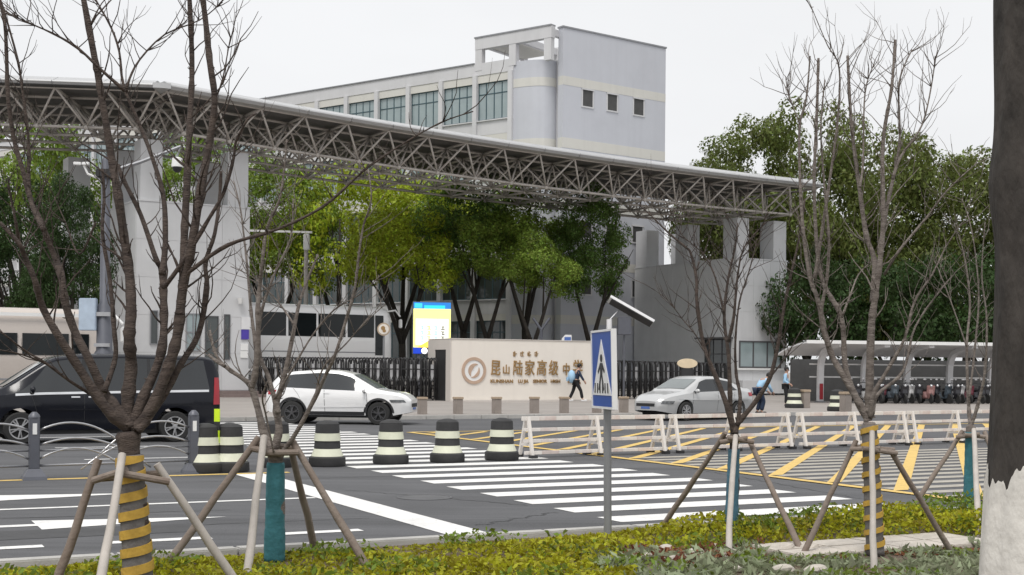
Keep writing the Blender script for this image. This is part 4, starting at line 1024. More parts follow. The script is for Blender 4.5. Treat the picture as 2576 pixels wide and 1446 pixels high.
# LED board
lb0 = P(1040, 825, 67.5); lM = frame(V((lb0.x, lb0.y, .12)), 12)
led = empty('led_board', M=lM, label='glowing yellow and white display board with blue header left of sign wall', cat='display board')
LWd = 93/3300*67.5*1.02
MB().rng(-.04, LWd+.04, .03, .22, 2.28, 4.98).build('housing', M_['slate'], led, bevel=.02)
for x_ in (.3, LWd-.3): MB().rng(x_-.07, x_+.07, .06, .2, 0, 2.28).build('leg', M_['slate'], led)
def em(n, c, e): return mat(n, c, 0.5, var=0.02, emit=e)
MB().rng(0, LWd, .0, .029, 2.62, 4.62).build('screen', em('lit_pale_yellow', (0.93, 0.90, 0.30), .50), led)
MB().rng(0.12, LWd-.12, -.006, -.001, 2.75, 4.1).build('screen_glow', em('lit_white', (1, 1, .86), .55), led)
MB().rng(0, LWd, .0, .029, 4.622, 4.95).build('header', em('lit_blue', (0.02, 0.20, 0.62), .35), led)
MB().rng(.55, LWd-.3, -.008, -.001, 4.63, 4.80).build('header_bar', em('lit_cyan', (0.03, 0.60, 0.78), .45), led)
MB().rng(.05, .45, -.008, -.001, 4.66, 4.90).build('header_bar', em('lit_cyan', (0.05, 0.55, 0.8), .45), led)
MB().rng(0, .42, .0, .029, 2.30, 2.615).build('footer', em('lit_deep_blue', (0.01, 0.05, 0.5), .5), led)
MB().lathe([(.16, 0), (.16, .01)], 20, Matrix.Translation((.58, -.002, 2.45)) @ Matrix.Rotation(PI/2, 4, 'X')).build('footer_dot', em('lit_dot', (1, 1, 1), .9), led)
MB().prism([(.2, 2.62), (1.0, 2.62), (.75, 2.95)], 0, .004, Matrix.Translation((0, -.007, 0)) @ Matrix.Rotation(PI/2, 4, 'X')).build('screen_wedge', em('lit_amber', (0.9, 0.6, 0.08), .8), led, fix=True)
cols_ = [em('lit_sky', (0.25, 0.55, 0.85), .6), em('lit_orange', (0.85, 0.45, 0.1), .6), em('lit_teal', (0.2, 0.5, 0.6), .5), M_['black']]
for i in range(4):
    b = MB(); cx = .45+.36*i
    for j in range(7):
        zz = 3.72 - j*.13
        b.rng(cx-.10*(1 if (i+j) % 3 else .6), cx+.10*(1 if (i*j) % 2 else .7), -.012, -.0075, zz-.045, zz)
        if j % 2: b.rng(cx-.02, cx+.03, -.013, -.0085, zz-.03, zz+.09)
    b.build('screen_text', cols_[i], led)
# round sign
p = P(965, 900, 68.5); rs = empty('round_sign', V((p.x, p.y, .12)), 0, 'round beige sign with dark swirl on post behind folding gate', 'sign')
zc = P(965, 828, 68.5).z-.12
MB().tube([V((0, 0, 0)), V((0, 0, zc))], .05, 8).build('post', M_['grey'], rs)
dk = MB().lathe([(.34, -.02), (.34, .02)], 24, Matrix.Translation((0, -.08, zc)) @ Matrix.Rotation(PI/2, 4, 'X')).build('disc', M_['tan'], rs)
MB().lathe([(.27, 0), (.27, .012)], 24, Matrix.Translation((0, -.101, zc)) @ Matrix.Rotation(PI/2, 4, 'X')).build('disc_face', M_['cream'], dk)
b = MB(); b.lathe([(.11, 0), (.11, .01)], 14, Matrix.Translation((-.03, -.1145, zc+.06)) @ Matrix.Rotation(PI/2, 4, 'X')); b.lathe([(.09, 0), (.09, .01)], 14, Matrix.Translation((.03, -.1155, zc-.08)) @ Matrix.Rotation(PI/2, 4, 'X')); b.build('swirl', M_['bronze'], dk)
# tilted solar panel lamp
p = P(1532, 900, 69.0); so = empty('solar_panel_mast', V((p.x, p.y, .12)), 0, 'white pole with tilted solar panel and dark box left of right pylon', 'solar panel')
zz = lambda py: P(1532, py, 69.0).z-.12
MB().lathe([(.16, 0), (.15, zz(803))], 14).build('pole', M_['whitemetal'], so, smooth=True)
pa, pb = V((.0, .3, zz(750))), V((2.3, .2, zz(812)))
tu = (0, .22, .97)
pn = MB().bar(pa, pb, 1.0, .14, tu).build('panel', M_['whitemetal'], so)
ofs = V((0, -.036, -.104)); MB().bar(pa + ofs + (pb-pa)*.03, pb + ofs - (pb-pa)*.03, .92, .05, tu).build('panel_underside', M_['black'], so)
MB().tube([V((0, 0, zz(806))), V((.5, .2, zz(780)))], .05, 6).build('bracket', M_['grey'], so)
MB().rng(.45, 1.15, -.1, .4, zz(842), zz(797)).build('box', M_['slate'], so, bevel=.03)
MB().rng(.75, .85, .1, .2, 0, zz(842)).build('box_post', M_['slate'], so)
# y-shaped post, small white and blue totem
p = P(1361, 900, 72.0); yp = empty('forked_post', V((p.x, p.y, .3)), 0, 'dark y-shaped post rising behind the sign wall', 'post')
h = P(1361, 828, 72.0).z-.3
b = MB(); b.tube([V((0, 0, 0)), V((0, 0, h))], .085, 8); b.tube([V((0, 0, h-.05)), V((-.46, 0, h+.62))], .075, 8); b.tube([V((0, 0, h-.05)), V((.46, 0, h+.62))], .075, 8); b.build('fork', M_['slate'], yp, smooth=True)
p = P(1425, 900, 70.0); tp = empty('white_totem', V((p.x, p.y, .12)), 0, 'small white kiosk with blue screen peeking above sign wall', 'kiosk')
h = P(1425, 842, 70.0).z-.12
MB().prism([(-.26, 0), (.26, 0), (.26, h), (-.08, h), (-.26, h-.2)], -.12, .12, Matrix.Rotation(PI/2, 4, 'X')).build('body', M_['white'], tp, fix=True)
MB().rng(-.12, .22, -.135, -.122, h-.55, h-.12).build('screen', M_['plate_blue'], tp)
# oval sign on a dark stand by the right folding gate
p = G(1728, 1016, .12); ov = empty('oval_sign', V((p.x, p.y, .12)), 0, 'beige oval board on dark stand behind the white sedan', 'sign')
zo = P(1728, 914, p.y).z-.12
MB().lathe([(.46, -.05), (.48, 0), (.46, .05)], 24, Matrix.Translation((0, 0, zo)) @ Matrix.Rotation(PI/2, 4, 'X') @ Matrix.Diagonal((1, .47, 1, 1))).build('board', mat('sand_board', (0.66, 0.55, 0.38), 0.6), ov, smooth=True)
MB().rng(-.3, .3, -.1, .15, 0, zo-.22).build('stand', M_['black'], ov, bevel=.05)

# ================================================================== EVERGREEN TREES
def leaf_cloud(mb_v, mb_f, centers, radii, per, size, flat=0.55):
    """leaf-sized faces spread through clumps; each leaf is its own small bent quad"""
    for c, rr in zip(centers, radii):
        n = int(per*(rr/1.0)**2)
        d = np.random.normal(size=(n, 3)); d /= np.linalg.norm(d, axis=1)[:, None]
        rad = rr*(0.55+0.5*np.random.rand(n)**0.6)
        p = np.array(c) + d*rad[:, None]*np.array([1, 1, flat+.2])
        nr = d + np.random.normal(size=(n, 3))*0.55 + np.array([0, 0, .35]); nr /= np.linalg.norm(nr, axis=1)[:, None]
        a = np.cross(nr, np.random.normal(size=(n, 3))); a /= np.linalg.norm(a, axis=1)[:, None]; b = np.cross(nr, a)
        s = size*(0.45+1.1*np.random.rand(n)**1.5)[:, None]
        q = np.stack([p - a*s, p - b*s*.55 + nr*s*.15, p + a*s, p + b*s*.55 + nr*s*.15], 1)
        o = sum(len(x) for x in mb_v); mb_v.append(q.reshape(-1, 3)); mb_f.append(np.arange(o, o+4*n).reshape(-1, 4))
def cloud_mesh(name, v, f, m):
    vv = np.concatenate(v); ff = np.concatenate(f); me = bpy.data.meshes.new(name)
    me.vertices.add(len(vv)); me.vertices.foreach_set('co', vv.astype(np.float32).ravel())
    me.loops.add(ff.size); me.loops.foreach_set('vertex_index', ff.astype(np.int32).ravel())
    me.polygons.add(len(ff)); me.polygons.foreach_set('loop_start', np.arange(0, ff.size, 4, dtype=np.int32))
    me.update(calc_edges=True); me.validate(); me.materials.append(m); return me
def crown_shape(seed, n, rx, rz, cl=(.8, 1.5)):
    rs = np.random.RandomState(seed); cs, rr = [], []
    for i in range(n):
        th = rs.rand()*2*PI; ph = math.acos(1-1.75*rs.rand()); k = (.45+.55*rs.rand()**.5)
        cs.append((rx*k*math.sin(ph)*math.cos(th), rx*k*math.sin(ph)*math.sin(th), rz*k*math.cos(ph)*(1 if math.cos(ph) > 0 else .8))); rr.append(rs.uniform(*cl)*rx/4.0)
    return cs, rr
CROWNS = []
for sd_, n, rz_ in ((1, 38, 3.2), (2, 42, 3.2), (3, 40, 3.2), (4, 70, 5.6), (5, 76, 5.6)):
    cs, rr = crown_shape(sd_, n, 4.0, rz_, (.55, 1.45)); v, f = [], []; leaf_cloud(v, f, cs, rr, 400, .10); CROWNS.append((v, f, cs))
CM = {}
def evergreen(px, D, ztop_, zbase_c, width_px, leaf, lb, ground=.8, fork=3, grp='evergreen trees behind the gate', lean=0, ci=None, scale_z=None):
    p = P(px, 900, D); root = empty('evergreen_tree', V((p.x, p.y, ground)), 0, lb, 'tree', grp)
    k = (3 + random.randrange(2)) if (zbase_c-ztop_)/width_px > .95 else random.randrange(3); key = (k, leaf)
    if key not in CM: CM[key] = cloud_mesh('crown', CROWNS[k][0], CROWNS[k][1], M_[leaf])
    zt_ = P(px, ztop_, D).z - ground; zb_ = P(px, zbase_c, D).z - ground; hw = width_px/2*D/F
    bbv = np.concatenate(CROWNS[k][0]); lo, hi = np.percentile(bbv, 1, axis=0), np.percentile(bbv, 99, axis=0)
    sz = (zt_-zb_)/(hi[2]-lo[2]); zc = zb_ - lo[2]*sz; sx = hw/max(hi[0], -lo[0])
    link('crown', CM[key], None, root, Matrix.Translation((lean, 0, zc)) @ Matrix.Rotation(random.uniform(0, 6.28), 4, 'Z') @ Matrix.Diagonal((sx, sx, sz, 1)))
    b = MB(); fz = max(1.2, zb_*.42); r0 = .10+.02*zt_/2
    b.tube([V((0, 0, -1.2)), V((.05, 0, fz*.5)), V((0, .05, fz))], [r0*1.25, r0, r0*.95], 8)
    for i in range(fork):
        a = 2*PI*i/fork + random.uniform(-.4, .4) + (.2 if fork == 2 else .9); q = V((math.cos(a)*hw*.55, math.sin(a)*hw*.5, zc + random.uniform(-.5, .8)))
        m_ = V((q.x*.45, q.y*.45, fz + (q.z-fz)*.42)); b.tube([V((0, 0, fz-.1)), m_, q], [r0*.75, r0*.55, r0*.2], 7)
        for j in range(2): b.tube([m_ + (q-m_)*.3*j, q + V((random.uniform(-1, 1)*hw*.5, random.uniform(-1, 1)*hw*.5, random.uniform(.3, 1.6)))], [r0*.35, r0*.08], 6)
    b.build('trunk', M_['trunk_ev'], root, smooth='full')
    return root
Tq = [  # px, depth, crown top, crown bottom, width, leaf, label
    (690, 86, 400, 725, 330, 'leaf_mid', 'yellow green tree nearest the left pylon behind the coach', 2),
    (850, 87, 410, 715, 330, 'leaf_yellow', 'broad yellow green tree above the coach front', 3),
    (1010, 80, 530, 722, 290, 'leaf_yellow', 'bright yellow green tree left of the display board', 2),
    (1010, 89, 430, 640, 360, 'leaf_yellow', 'tall yellow green tree under the middle of the canopy', 3),
    (1165, 84, 455, 660, 260, 'leaf_green', 'dark green tree behind the display board', 2),
    (1225, 80, 550, 705, 240, 'leaf_mid', 'light green tree left of the v-shaped trunk', 2),
    (1320, 86, 465, 640, 280, 'leaf_mid', 'olive green tree high above the sign wall', 3),
    (1340, 77, 595, 735, 220, 'leaf_mid', 'small green tree with v-shaped trunk behind the sign wall', 2),
    (1485, 82, 475, 745, 215, 'leaf_green', 'dense green tree beside the right pylon', 2)]
for px, D, zt_, zb_, wd, lf, lb, fk in Tq: evergreen(px, D, zt_, zb_, wd, lf, lb, fork=fk)
for px, D, zt_, zb_, wd, lf, lb in [
    (1900, 104, 325, 720, 360, 'leaf_olive', 'highest tree rising behind the right end of the canopy'),
    (1785, 100, 400, 800, 200, 'leaf_olive', 'green tree seen between the columns of the right pylon'),
    (2030, 98, 285, 800, 400, 'leaf_olive', 'tall tree behind the leftmost stems of the bare right tree'),
    (2180, 92, 350, 870, 400, 'leaf_olive', 'large tree directly behind the gold striped tree'),
    (2325, 96, 372, 860, 430, 'leaf_olive', 'rounded tree behind the right half of the shed'),
    (2470, 93, 405, 870, 430, 'leaf_olive', 'rounded tree beside the dark trunk at right edge'),
    (2060, 86, 640, 900, 300, 'leaf_dark', 'low dark tree mass behind the shed left end'),
    (2240, 85, 650, 900, 320, 'leaf_dark', 'low dark tree behind the middle of the shed'),
    (2420, 85, 650, 900, 330, 'leaf_dark', 'low dark tree behind the right end of the shed')]:
    evergreen(px, D, zt_, zb_, wd, lf, lb, ground=.1, grp='evergreen trees behind the shed')
for px, D, zt_, zb_, wd, lf, lb in [
    (45, 62, 470, 800, 270, 'leaf_dark', 'dark glossy tree at left edge above the beige bus'),
    (170, 60, 455, 800, 230, 'leaf_dark', 'dark glossy tree left of the camera mast'),
    (60, 84, 270, 560, 330, 'leaf_mid', 'pale olive tree behind the canopy wing'),
    (480, 88, 330, 620, 260, 'leaf_mid', 'olive tree seen through the left pylon opening'),
    (330, 90, 440, 800, 200, 'leaf_mid', 'olive tree hidden behind the left pylon')]:
    evergreen(px, D, zt_, zb_, wd, lf, lb, ground=.1, grp='evergreen trees at left')

# ================================================================== BARE YOUNG TREES
def refine(pts, n=4):
    out_ = []
    for i in range(len(pts)-1):
        p0, p1, p2, p3 = pts[max(i-1, 0)], pts[i], pts[i+1], pts[min(i+2, len(pts)-1)]
        for k in range(n):
            f = k/n; out_.append(0.5*((2*p1) + (p2-p0)*f + (2*p0-5*p1+4*p2-p3)*f*f + (-p0+3*p1-3*p2+p3)*f**3))
    return out_ + [pts[-1]]
def limb(mb, pix, D0, D1, r0, r1, twigs=6, knob=.2, tl=(.15, .6), rs=random, n=8):
    pts = [P(x, y, D0 + (D1-D0)*i/max(1, len(pix)-1) + rs.uniform(-.04, .04)) for i, (x, y) in enumerate(pix)]
    L = sum((pts[i+1]-pts[i]).length for i in range(len(pts)-1)); q = refine(pts, max(3, int(L/len(pts)/.045)))
    m = len(q); rad = [(r0 + (r1-r0)*(i/(m-1))**.8)*(1 + knob*(1 if rs.random() < .18 else rs.uniform(-.35, .35))) for i in range(m)]
    rad = [x*(.79-.24*i/m) for i, x in enumerate(rad)]; twigs = int(twigs*2.3+1)
    mb.tube(q, rad, n)
    for _ in range(twigs):
        f = rs.uniform(.3, 1) ; i = min(m-2, int(f*(m-1))); d = (q[i+1]-q[i]).normalized()
        side = V((rs.uniform(-1, 1), rs.uniform(-.8, .8), rs.uniform(-.1, .7))).normalized(); dr = (d*.55 + side*.8).normalized()
        ln = rs.uniform(*tl); tp = [q[i]]; rr = max(.004, rad[i]*.28)
        ns = 5
        for k in range(ns): dr = (dr + V((rs.uniform(-.3, .3), rs.uniform(-.3, .3), rs.uniform(-.08, .28)))).normalized(); tp.append(tp[-1] + dr*ln/ns)
        mb.tube(tp, [rr*(1-.7*k/ns) for k in range(ns+1)], 5)
        if rs.random() < .6:
            j = rs.randrange(2, ns); d2 = (dr + V((rs.uniform(-1, 1), rs.uniform(-1, 1), rs.uniform(-.2, .8)))*.9).normalized()
            mb.tube([tp[j], tp[j]+d2*ln*.25, tp[j]+d2*ln*.4+V((0, 0, .03))], [rr*.5, rr*.4, rr*.2], 4)
    for _ in range(int(L/.13)):                      # buds and pruning stubs
        i = rs.randrange(m-1); s_ = V((rs.uniform(-1, 1), rs.uniform(-1, 1), rs.uniform(.1, .8))).normalized()
        mb.tube([q[i] + s_*rad[i]*.6, q[i] + s_*(rad[i]+rs.uniform(.008, .03))], [max(.004, rad[i]*.25), .002], 5)
def spiral(pts_top, base, r_top, r_bot, turns, wdt, ph=0):
    b = MB(); n = 24*turns; rows = [[], [], [], []]
    for k in range(int(n)+1):
        f = k/n; a = 2*PI*turns*f + ph
        for j, (dz, dr) in enumerate(((-wdt/2, .001), (-wdt/2, .008), (wdt/2, .008), (wdt/2, .001))):
            ff = min(1, max(0, f + dz/(pts_top-base).length)); c = base + (pts_top-base)*ff; r = r_bot + (r_top-r_bot)*ff
            rows[j].append(c + V((math.cos(a)*(r+dr), math.sin(a)*(r+dr), 0)))
    return b.grid(rows)
def bare_tree(px, py, Dt, fork_px, trunk_r, limbs, bark, lb, wrap=None, wrap_z=None, wrap_m=None, gold=False):
    base = V((*P(px, py, Dt).xy, .06)); root = empty('bare_tree', base, 0, lb, 'tree', 'young pruned street trees')
    inv = Matrix.Translation(-base)
    fk = P(*fork_px, Dt)
    tr = MB(); mid = base + (fk-base)*.5 + V((.02, 0, 0)); q = refine([base - V((0, 0, .1)), base + (fk-base)*.25, mid, base + (fk-base)*.8, fk], 5)
    tr.tube(q, [trunk_r*(1.15 - .3*i/len(q))*(1+random.uniform(-.04, .06)) for i in range(len(q)-3)] + [trunk_r*1.05, trunk_r*1.15, trunk_r*.9], 14)
    tr.build('trunk', M_[bark], root, smooth='full', M=inv)
    for pix, dD, r0, r1, tw in limbs:
        b = MB(); limb(b, pix, Dt, Dt+dD, r0, r1, tw); b.build('branch', M_[bark], root, smooth='full', M=inv)
    if wrap:
        w0, w1 = wrap; pa = base + (fk-base)*w0; pb = base + (fk-base)*w1; b = MB(); k = 26
        qq = [pa + (pb-pa)*i/k for i in range(k+1)]; b.tube(qq, [trunk_r*(1.18-.25*(w0+(w1-w0)*i/k))*1.05 + .010 + random.uniform(-.003, .004) for i in range(k+1)], 20)
        wo = b.build('trunk_wrap', M_[wrap_m], root, smooth='full', M=inv)
        if gold:
            g = spiral(pb, pa, trunk_r*1.0*1.05+.010, trunk_r*1.17*1.05+.014, gold, .075*trunk_r/.09); g.build('gold_tape', M_['goldwrap'], wo, fix=True)
    return root
def supports(lb, stakes, bars, D0, r=.030):
    base = None; feet = []
    root = None
    for i, ((tx, ty), (bx, by), m, dd) in enumerate(stakes):
        foot = G(bx, by, .07); top = P(tx, ty, D0+dd)
        if root is None: root = empty('tree_support', V((foot.x, foot.y, .07)), 0, lb, 'tree stakes', 'wooden tripods propping the trees'); inv = Matrix.Translation(-root.location)
        d = (top-foot); b = MB(); k = 6
        b.tube([foot - d.normalized()*.12 + d*(j/k) + V((random.uniform(-.006, .006), 0, 0)) for j in range(k)] + [top + d.normalized()*.05], [r*(1.1-.2*j/k)*(1+random.uniform(-.05, .05)) for j in range(k+1)], 10)
        b.build('stake', M_[m], root, smooth=True, M=inv)
    for (ax, ay, ad), (bx, by, bd2) in bars:
        MB().tube([P(ax, ay, D0+ad), P(bx, by, D0+bd2)], r*.85, 9).build('crossbar', M_['stake2'], root, smooth=True, M=inv)
    return root
# ---- tree 1: left, grey wrap with gold tape
t1 = [
 ([(325,1075),(290,1050),(250,1005),(205,935),(150,850),(108,775),(88,705),(62,645),(48,612),(0,560)], -.5, .060, .022, 5),
 ([(48,612),(40,560),(28,500),(19,444)], -.2, .020, .006, 2),
 ([(330,1075),(300,1035),(262,985),(222,900),(190,838),(165,765),(155,700),(139,650),(110,578),(77,501),(57,425),(38,363),(21,253),(17,157),(12,60),(-6,-20)], .3, .052, .020, 8),
 ([(110,578),(82,520),(72,463),(72,358),(57,229),(42,140),(5,10)], .35, .024, .012, 6),
 ([(320,1080),(322,1000),(330,920),(325,849),(330,779),(325,683),(311,588),(297,492),(282,406),(265,300),(249,205),(237,140),(205,-30)], .1, .064, .036, 8),
 ([(262,985),(290,900),(287,827),(277,707),(258,588),(262,500),(258,425)], .25, .026, .018, 4),
 ([(335,1070),(360,1000),(395,920),(411,849),(411,731),(406,674),(392,650),(354,540),(311,453),(297,415)], .4, .052, .024, 6),
 ([(408,690),(414,640),(416,588),(411,492),(383,396),(354,320),(325,253),(315,229)], .3, .032, .018, 5),
 ([(315,229),(306,190),(300,130),(280,70),(236,-10)], .15, .014, .008, 5),
 ([(315,229),(255,176),(196,121),(133,84),(67,55),(16,31)], -.35, .017, .006, 8),
 ([(318,232),(325,200),(352,149),(415,86),(501,51),(560,5)], .3, .014, .006, 7),
 ([(335,1080),(370,1045),(410,960),(445,849),(459,731),(483,611),(507,468),(526,363),(540,253),(528,157),(518,60),(508,-20)], -.1, .058, .030, 8),
 ([(452,790),(459,720),(464,588),(471,444),(478,300),(483,157),(476,-20)], .3, .040, .030, 6),
 ([(411,720),(421,712),(469,645),(526,549),(564,482),(588,396),(593,358),(622,302),(645,285)], -.3, .024, .012, 3),
 ([(470,690),(483,678),(574,616),(699,576),(816,517),(918,427),(1028,353),(1114,306),(1190,280)], -.5, .022, .006, 6),
 ([(345,1085),(375,1048),(420,980),(455,915),(500,838),(520,723),(517,660),(540,588),(552,500),(556,430)], .25, .044, .018, 6),
 ([(250,1005),(175,958),(118,915),(65,883),(0,833)], -.5, .017, .010, 1),
 ([(118,915),(60,893),(0,880)], -.4, .012, .006, 1),
 ([(240,560),(200,640),(165,560),(130,480)], .3, .012, .005, 2),
 ([(540,253),(560,200),(575,120),(590,60)], .2, .010, .005, 5),
]
bare_tree(352, 1530, 9.0, (322, 1085), .076, t1, 'bark', 'large bare tree with gold taped grey trunk at left', (.0, .86), None, 'greywrap', 8)
supports('stake tripod around the gold taped trunk at far left', [((242,1172),(128,1510),'stake2',.05),((305,1158),(232,1590),'stake',-.18),((404,1182),(612,1492),'stake',.05)],
   [((236,1208,-.02),(318,1182,-.13)),((300,1190,-.17),(425,1212,-.02)),((235,1205,.12),(415,1190,.14))], 9.0)
# ---- tree 2: teal wrap
t2 = [
 ([(690,1130),(667,1099),(649,1029),(632,973),(612,953),(566,921),(540,885),(528,830)], .3, .052, .016, 4),
 ([(632,973),(641,945),(649,862),(649,775),(653,723),(660,658),(672,572),(703,502),(715,423),(722,350)], -.2, .038, .012, 9),
 ([(645,880),(635,810),(629,755),(621,660),(612,580),(604,521),(588,455)], .35, .022, .008, 6),
 ([(690,1130),(702,1080),(695,1019),(712,960),(733,862),(750,775),(770,712),(800,640)], .3, .050, .014, 8),
 ([(700,1040),(676,950),(653,890),(656,793),(690,690),(730,600),(738,500)], .25, .030, .010, 8),
 ([(700,1135),(712,1134),(747,1085),(792,1001),(816,949),(841,897),(869,810),(893,723),(903,639),(914,568),(934,502),(926,425)], -.5, .030, .010, 8),
 ([(690,1005),(733,932),(785,845),(840,780),(905,740),(960,690)], -.3, .014, .006, 6),
 ([(792,1001),(813,925),(870,865),(914,815),(970,765)], -.3, .012, .005, 3),
 ([(690,1138),(688,1134),(668,1040),(660,1000),(672,960)], -.5, .014, .010, 0),
 ([(566,921),(540,905),(525,893)], .1, .022, .018, 0),
 ([(742,820),(700,760),(640,700),(580,670)], .3, .012, .005, 4),
]
bare_tree(690, 1440, 10.75, (694, 1135), .062, t2, 'bark_pale', 'bare tree with teal wrapped trunk in front of the white crossover', (.02, .90), None, 'teal')
supports('stake tripod around the teal wrapped trunk', [((642,1112),(416,1428),'stake2',.02),((663,1110),(618,1470),'stake',-.14),((735,1142),(794,1384),'stake2',.15),((742,1120),(926,1432),'stake2',-.02)],
   [((632,1128,0),(710,1142,-.1)),((655,1140,-.12),(752,1138,-.1)),((640,1118,.1),(748,1126,.1))], 10.75, .031)
# ---- tree 3: blue wrap
t3 = [
 ([(1848,1095),(1834,1036),(1809,967),(1788,918),(1767,855),(1753,758),(1752,700),(1738,638),(1724,621),(1682,586),(1640,544),(1606,514)], .3, .040, .010, 14),
 ([(1845,1090),(1838,1030),(1833,897),(1822,800),(1832,700),(1850,620),(1856,560)], .2, .036, .010, 10),
 ([(1832,860),(1846,795),(1856,690),(1873,621),(1926,560)], -.2, .024, .007, 10),
 ([(1822,790),(1800,700),(1770,640),(1715,590),(1690,540)], .3, .014, .005, 8),
 ([(1850,1090),(1857,1064),(1899,1012),(1937,949),(1958,862),(1972,775),(1990,690),(2010,600),(2025,500)], -.2, .040, .014, 9),
 ([(1855,1070),(1862,1000),(1852,940),(1850,860),(1860,760),(1885,680),(1905,600)], .3, .028, .008, 8),
 ([(1788,918),(1755,850),(1715,800),(1680,755),(1640,725)], .3, .010, .004, 6),
 ([(1937,949),(1975,900),(2010,840),(2040,790)], .2, .012, .005, 4),
]
bare_tree(1838, 1372, 12.45, (1848, 1092), .044, t3, 'bark', 'bare tree with blue wrapped trunk in front of the white sedan', (.05, .86), None, 'bluewrap')
supports('stake tripod around the blue wrapped trunk', [((1818,1098),(1662,1332),'stake2',.08),((1850,1105),(1830,1414),'stake',-.14),((1890,1118),(2016,1388),'stake2',.0)],
   [((1812,1112,0),(1880,1102,-.1)),((1830,1100,-.1),(1896,1112,-.08)),((1815,1104,.1),(1890,1110,.1))], 12.45, .027)
# ---- tree 4: gold taped trunk on the right
t4 = [
 ([(2185,1060),(2167,1023),(2117,938),(2085,873),(2057,753),(2038,700),(2020,574),(2012,430),(2012,313),(2028,250),(2038,141)], .3, .046, .012, 12),
 ([(2180,1050),(2157,1010),(2127,923),(2117,800),(2075,720),(2057,640),(2048,470),(2054,313),(2059,146)], .45, .042, .020, 10),
 ([(2187,1050),(2187,1000),(2192,823),(2204,731),(2221,574),(2221,365),(2243,220),(2252,100)], -.1, .060, .018, 12),
 ([(2190,1050),(2197,993),(2237,923),(2277,848),(2300,760),(2345,690),(2380,620),(2420,560)], -.3, .030, .008, 8),
 ([(2225,690),(2262,630),(2330,548),(2382,480),(2450,417),(2492,395)], -.3, .018, .006, 6),
 ([(2195,1040),(2207,993),(2272,933),(2302,823),(2367,728),(2400,690)], .3, .026, .008, 5),
 ([(2196,760),(2200,658),(2179,590),(2158,444),(2142,313),(2132,140)], .3, .040, .022, 10),
 ([(2212,640),(2231,522),(2262,365),(2262,209),(2294,125)], .35, .030, .008, 12),
 ([(2245,450),(2268,391),(2320,313),(2346,198),(2352,140)], .2, .018, .006, 10),
 ([(2050,700),(2080,501),(2106,313),(2111,172),(2080,110),(2034,0)], -.25, .022, .005, 8),
 ([(2163,470),(2171,407),(2176,235),(2200,157)], .3, .018, .007, 8),
 ([(2085,873),(2065,800),(2080,700),(2085,600),(2075,480),(2065,330),(2075,200)], -.3, .026, .010, 8),
 ([(2117,800),(2140,740),(2160,690),(2195,655)], .2, .014, .008, 3),
 ([(2012,313),(1985,240),(1975,190)], .2, .008, .004, 6),
]
bare_tree(2202, 1422, 11.4, (2186, 1062), .056, t4, 'bark_pale', 'tall bare tree with gold taped trunk in front of the shed', (.02, .98), None, 'greywrap', 9)
supports('stake tripod around the gold taped trunk on the right', [((2148,1120),(2018,1398),'stake2',.05),((2194,1098),(2198,1432),'stake',-.15),((2246,1142),(2396,1392),'stake2',-.02)],
   [((2140,1130,0),(2215,1128,-.1)),((2170,1128,-.12),(2256,1140,-.06)),((2146,1124,.1),(2250,1132,.1))], 11.4, .026)
# ---- tree 5: beside the big trunk
t5 = [
 ([(2442,1080),(2437,1023),(2432,873),(2440,760),(2425,640),(2400,560)], .3, .036, .010, 8),
 ([(2442,1075),(2462,1010),(2478,930),(2482,800),(2470,690),(2478,560)], -.2, .030, .010, 6),
 ([(2438,1000),(2450,900),(2462,760),(2455,650),(2440,560),(2420,500)], .2, .020, .008, 8),
 ([(2432,873),(2400,780),(2370,700),(2345,640)], .2, .014, .005, 6)]
bare_tree(2438, 1300, 15.4, (2442, 1070), .050, t5, 'bark_pale', 'bare tree with teal wrap close to the whitewashed trunk', (.02, .92), None, 'teal')
supports('stake tripod around the teal trunk beside the whitewashed tree', [((2416,1092),(2292,1284),'stake2',.1),((2450,1085),(2462,1350),'stake',-.2),((2480,1095),(2560,1300),'stake2',.0)],
   [((2405,1100,0),(2465,1092,-.1)),((2425,1094,-.1),(2488,1100,0))], 15.4, .03)
# ---- big roadside trunk at the right edge
bt = V((*P(2584, 1300, 5.2).xy, .06)); root = empty('roadside_tree', bt, 0, 'thick dark tree trunk with whitewashed foot at right edge', 'tree')
def trunk_loft(zs, name, m):
    b = MB(); rows = []
    n = 36
    for z in zs:
        r = .185 + .05*math.exp(-z/.35) + .012*math.sin(z*2.3)
        rows.append([V(((r*(1+.05*math.sin(3*a+z*1.3)+.03*math.sin(7*a-z*2.1)) + .03*math.exp(-((z-2.35)/.16)**2)*max(0, math.cos(a-PI)))*math.cos(a) + .022*z + .01*math.sin(z*1.7), r*(1+.05*math.sin(3*a+z*1.3))*math.sin(a), z)) for a in [2*PI*k/n for k in range(n+1)]])
    b.grid(rows); return b.build(name, m, root, smooth='full', fix=True)
trunk_loft([1.10+.06*i for i in range(92)], 'trunk', M_['bark_dark'])
wb = MB(); rows = []; n = 150
for j in range(24):
    rows.append([])
    for k in range(n+1):
        a = 2*PI*k/n; ztop_w = 1.20 + .03*math.sin(5*a) + .022*math.sin(11*a+1) + .012*math.sin(23*a) + .008*math.sin(41*a+2)
        z = -.05 + (ztop_w+.05)*j/23; r = .185 + .05*math.exp(-max(0, z)/.35) + .012*math.sin(z*2.3) + .005
        rows[-1].append(V((r*(1+.05*math.sin(3*a+z*1.3)+.03*math.sin(7*a-z*2.1))*math.cos(a) + .022*z + .01*math.sin(z*1.7), r*(1+.05*math.sin(3*a+z*1.3))*math.sin(a), z)))
wb.grid(rows).build('whitewash', M_['whitewash'], root, smooth='full', fix=True)
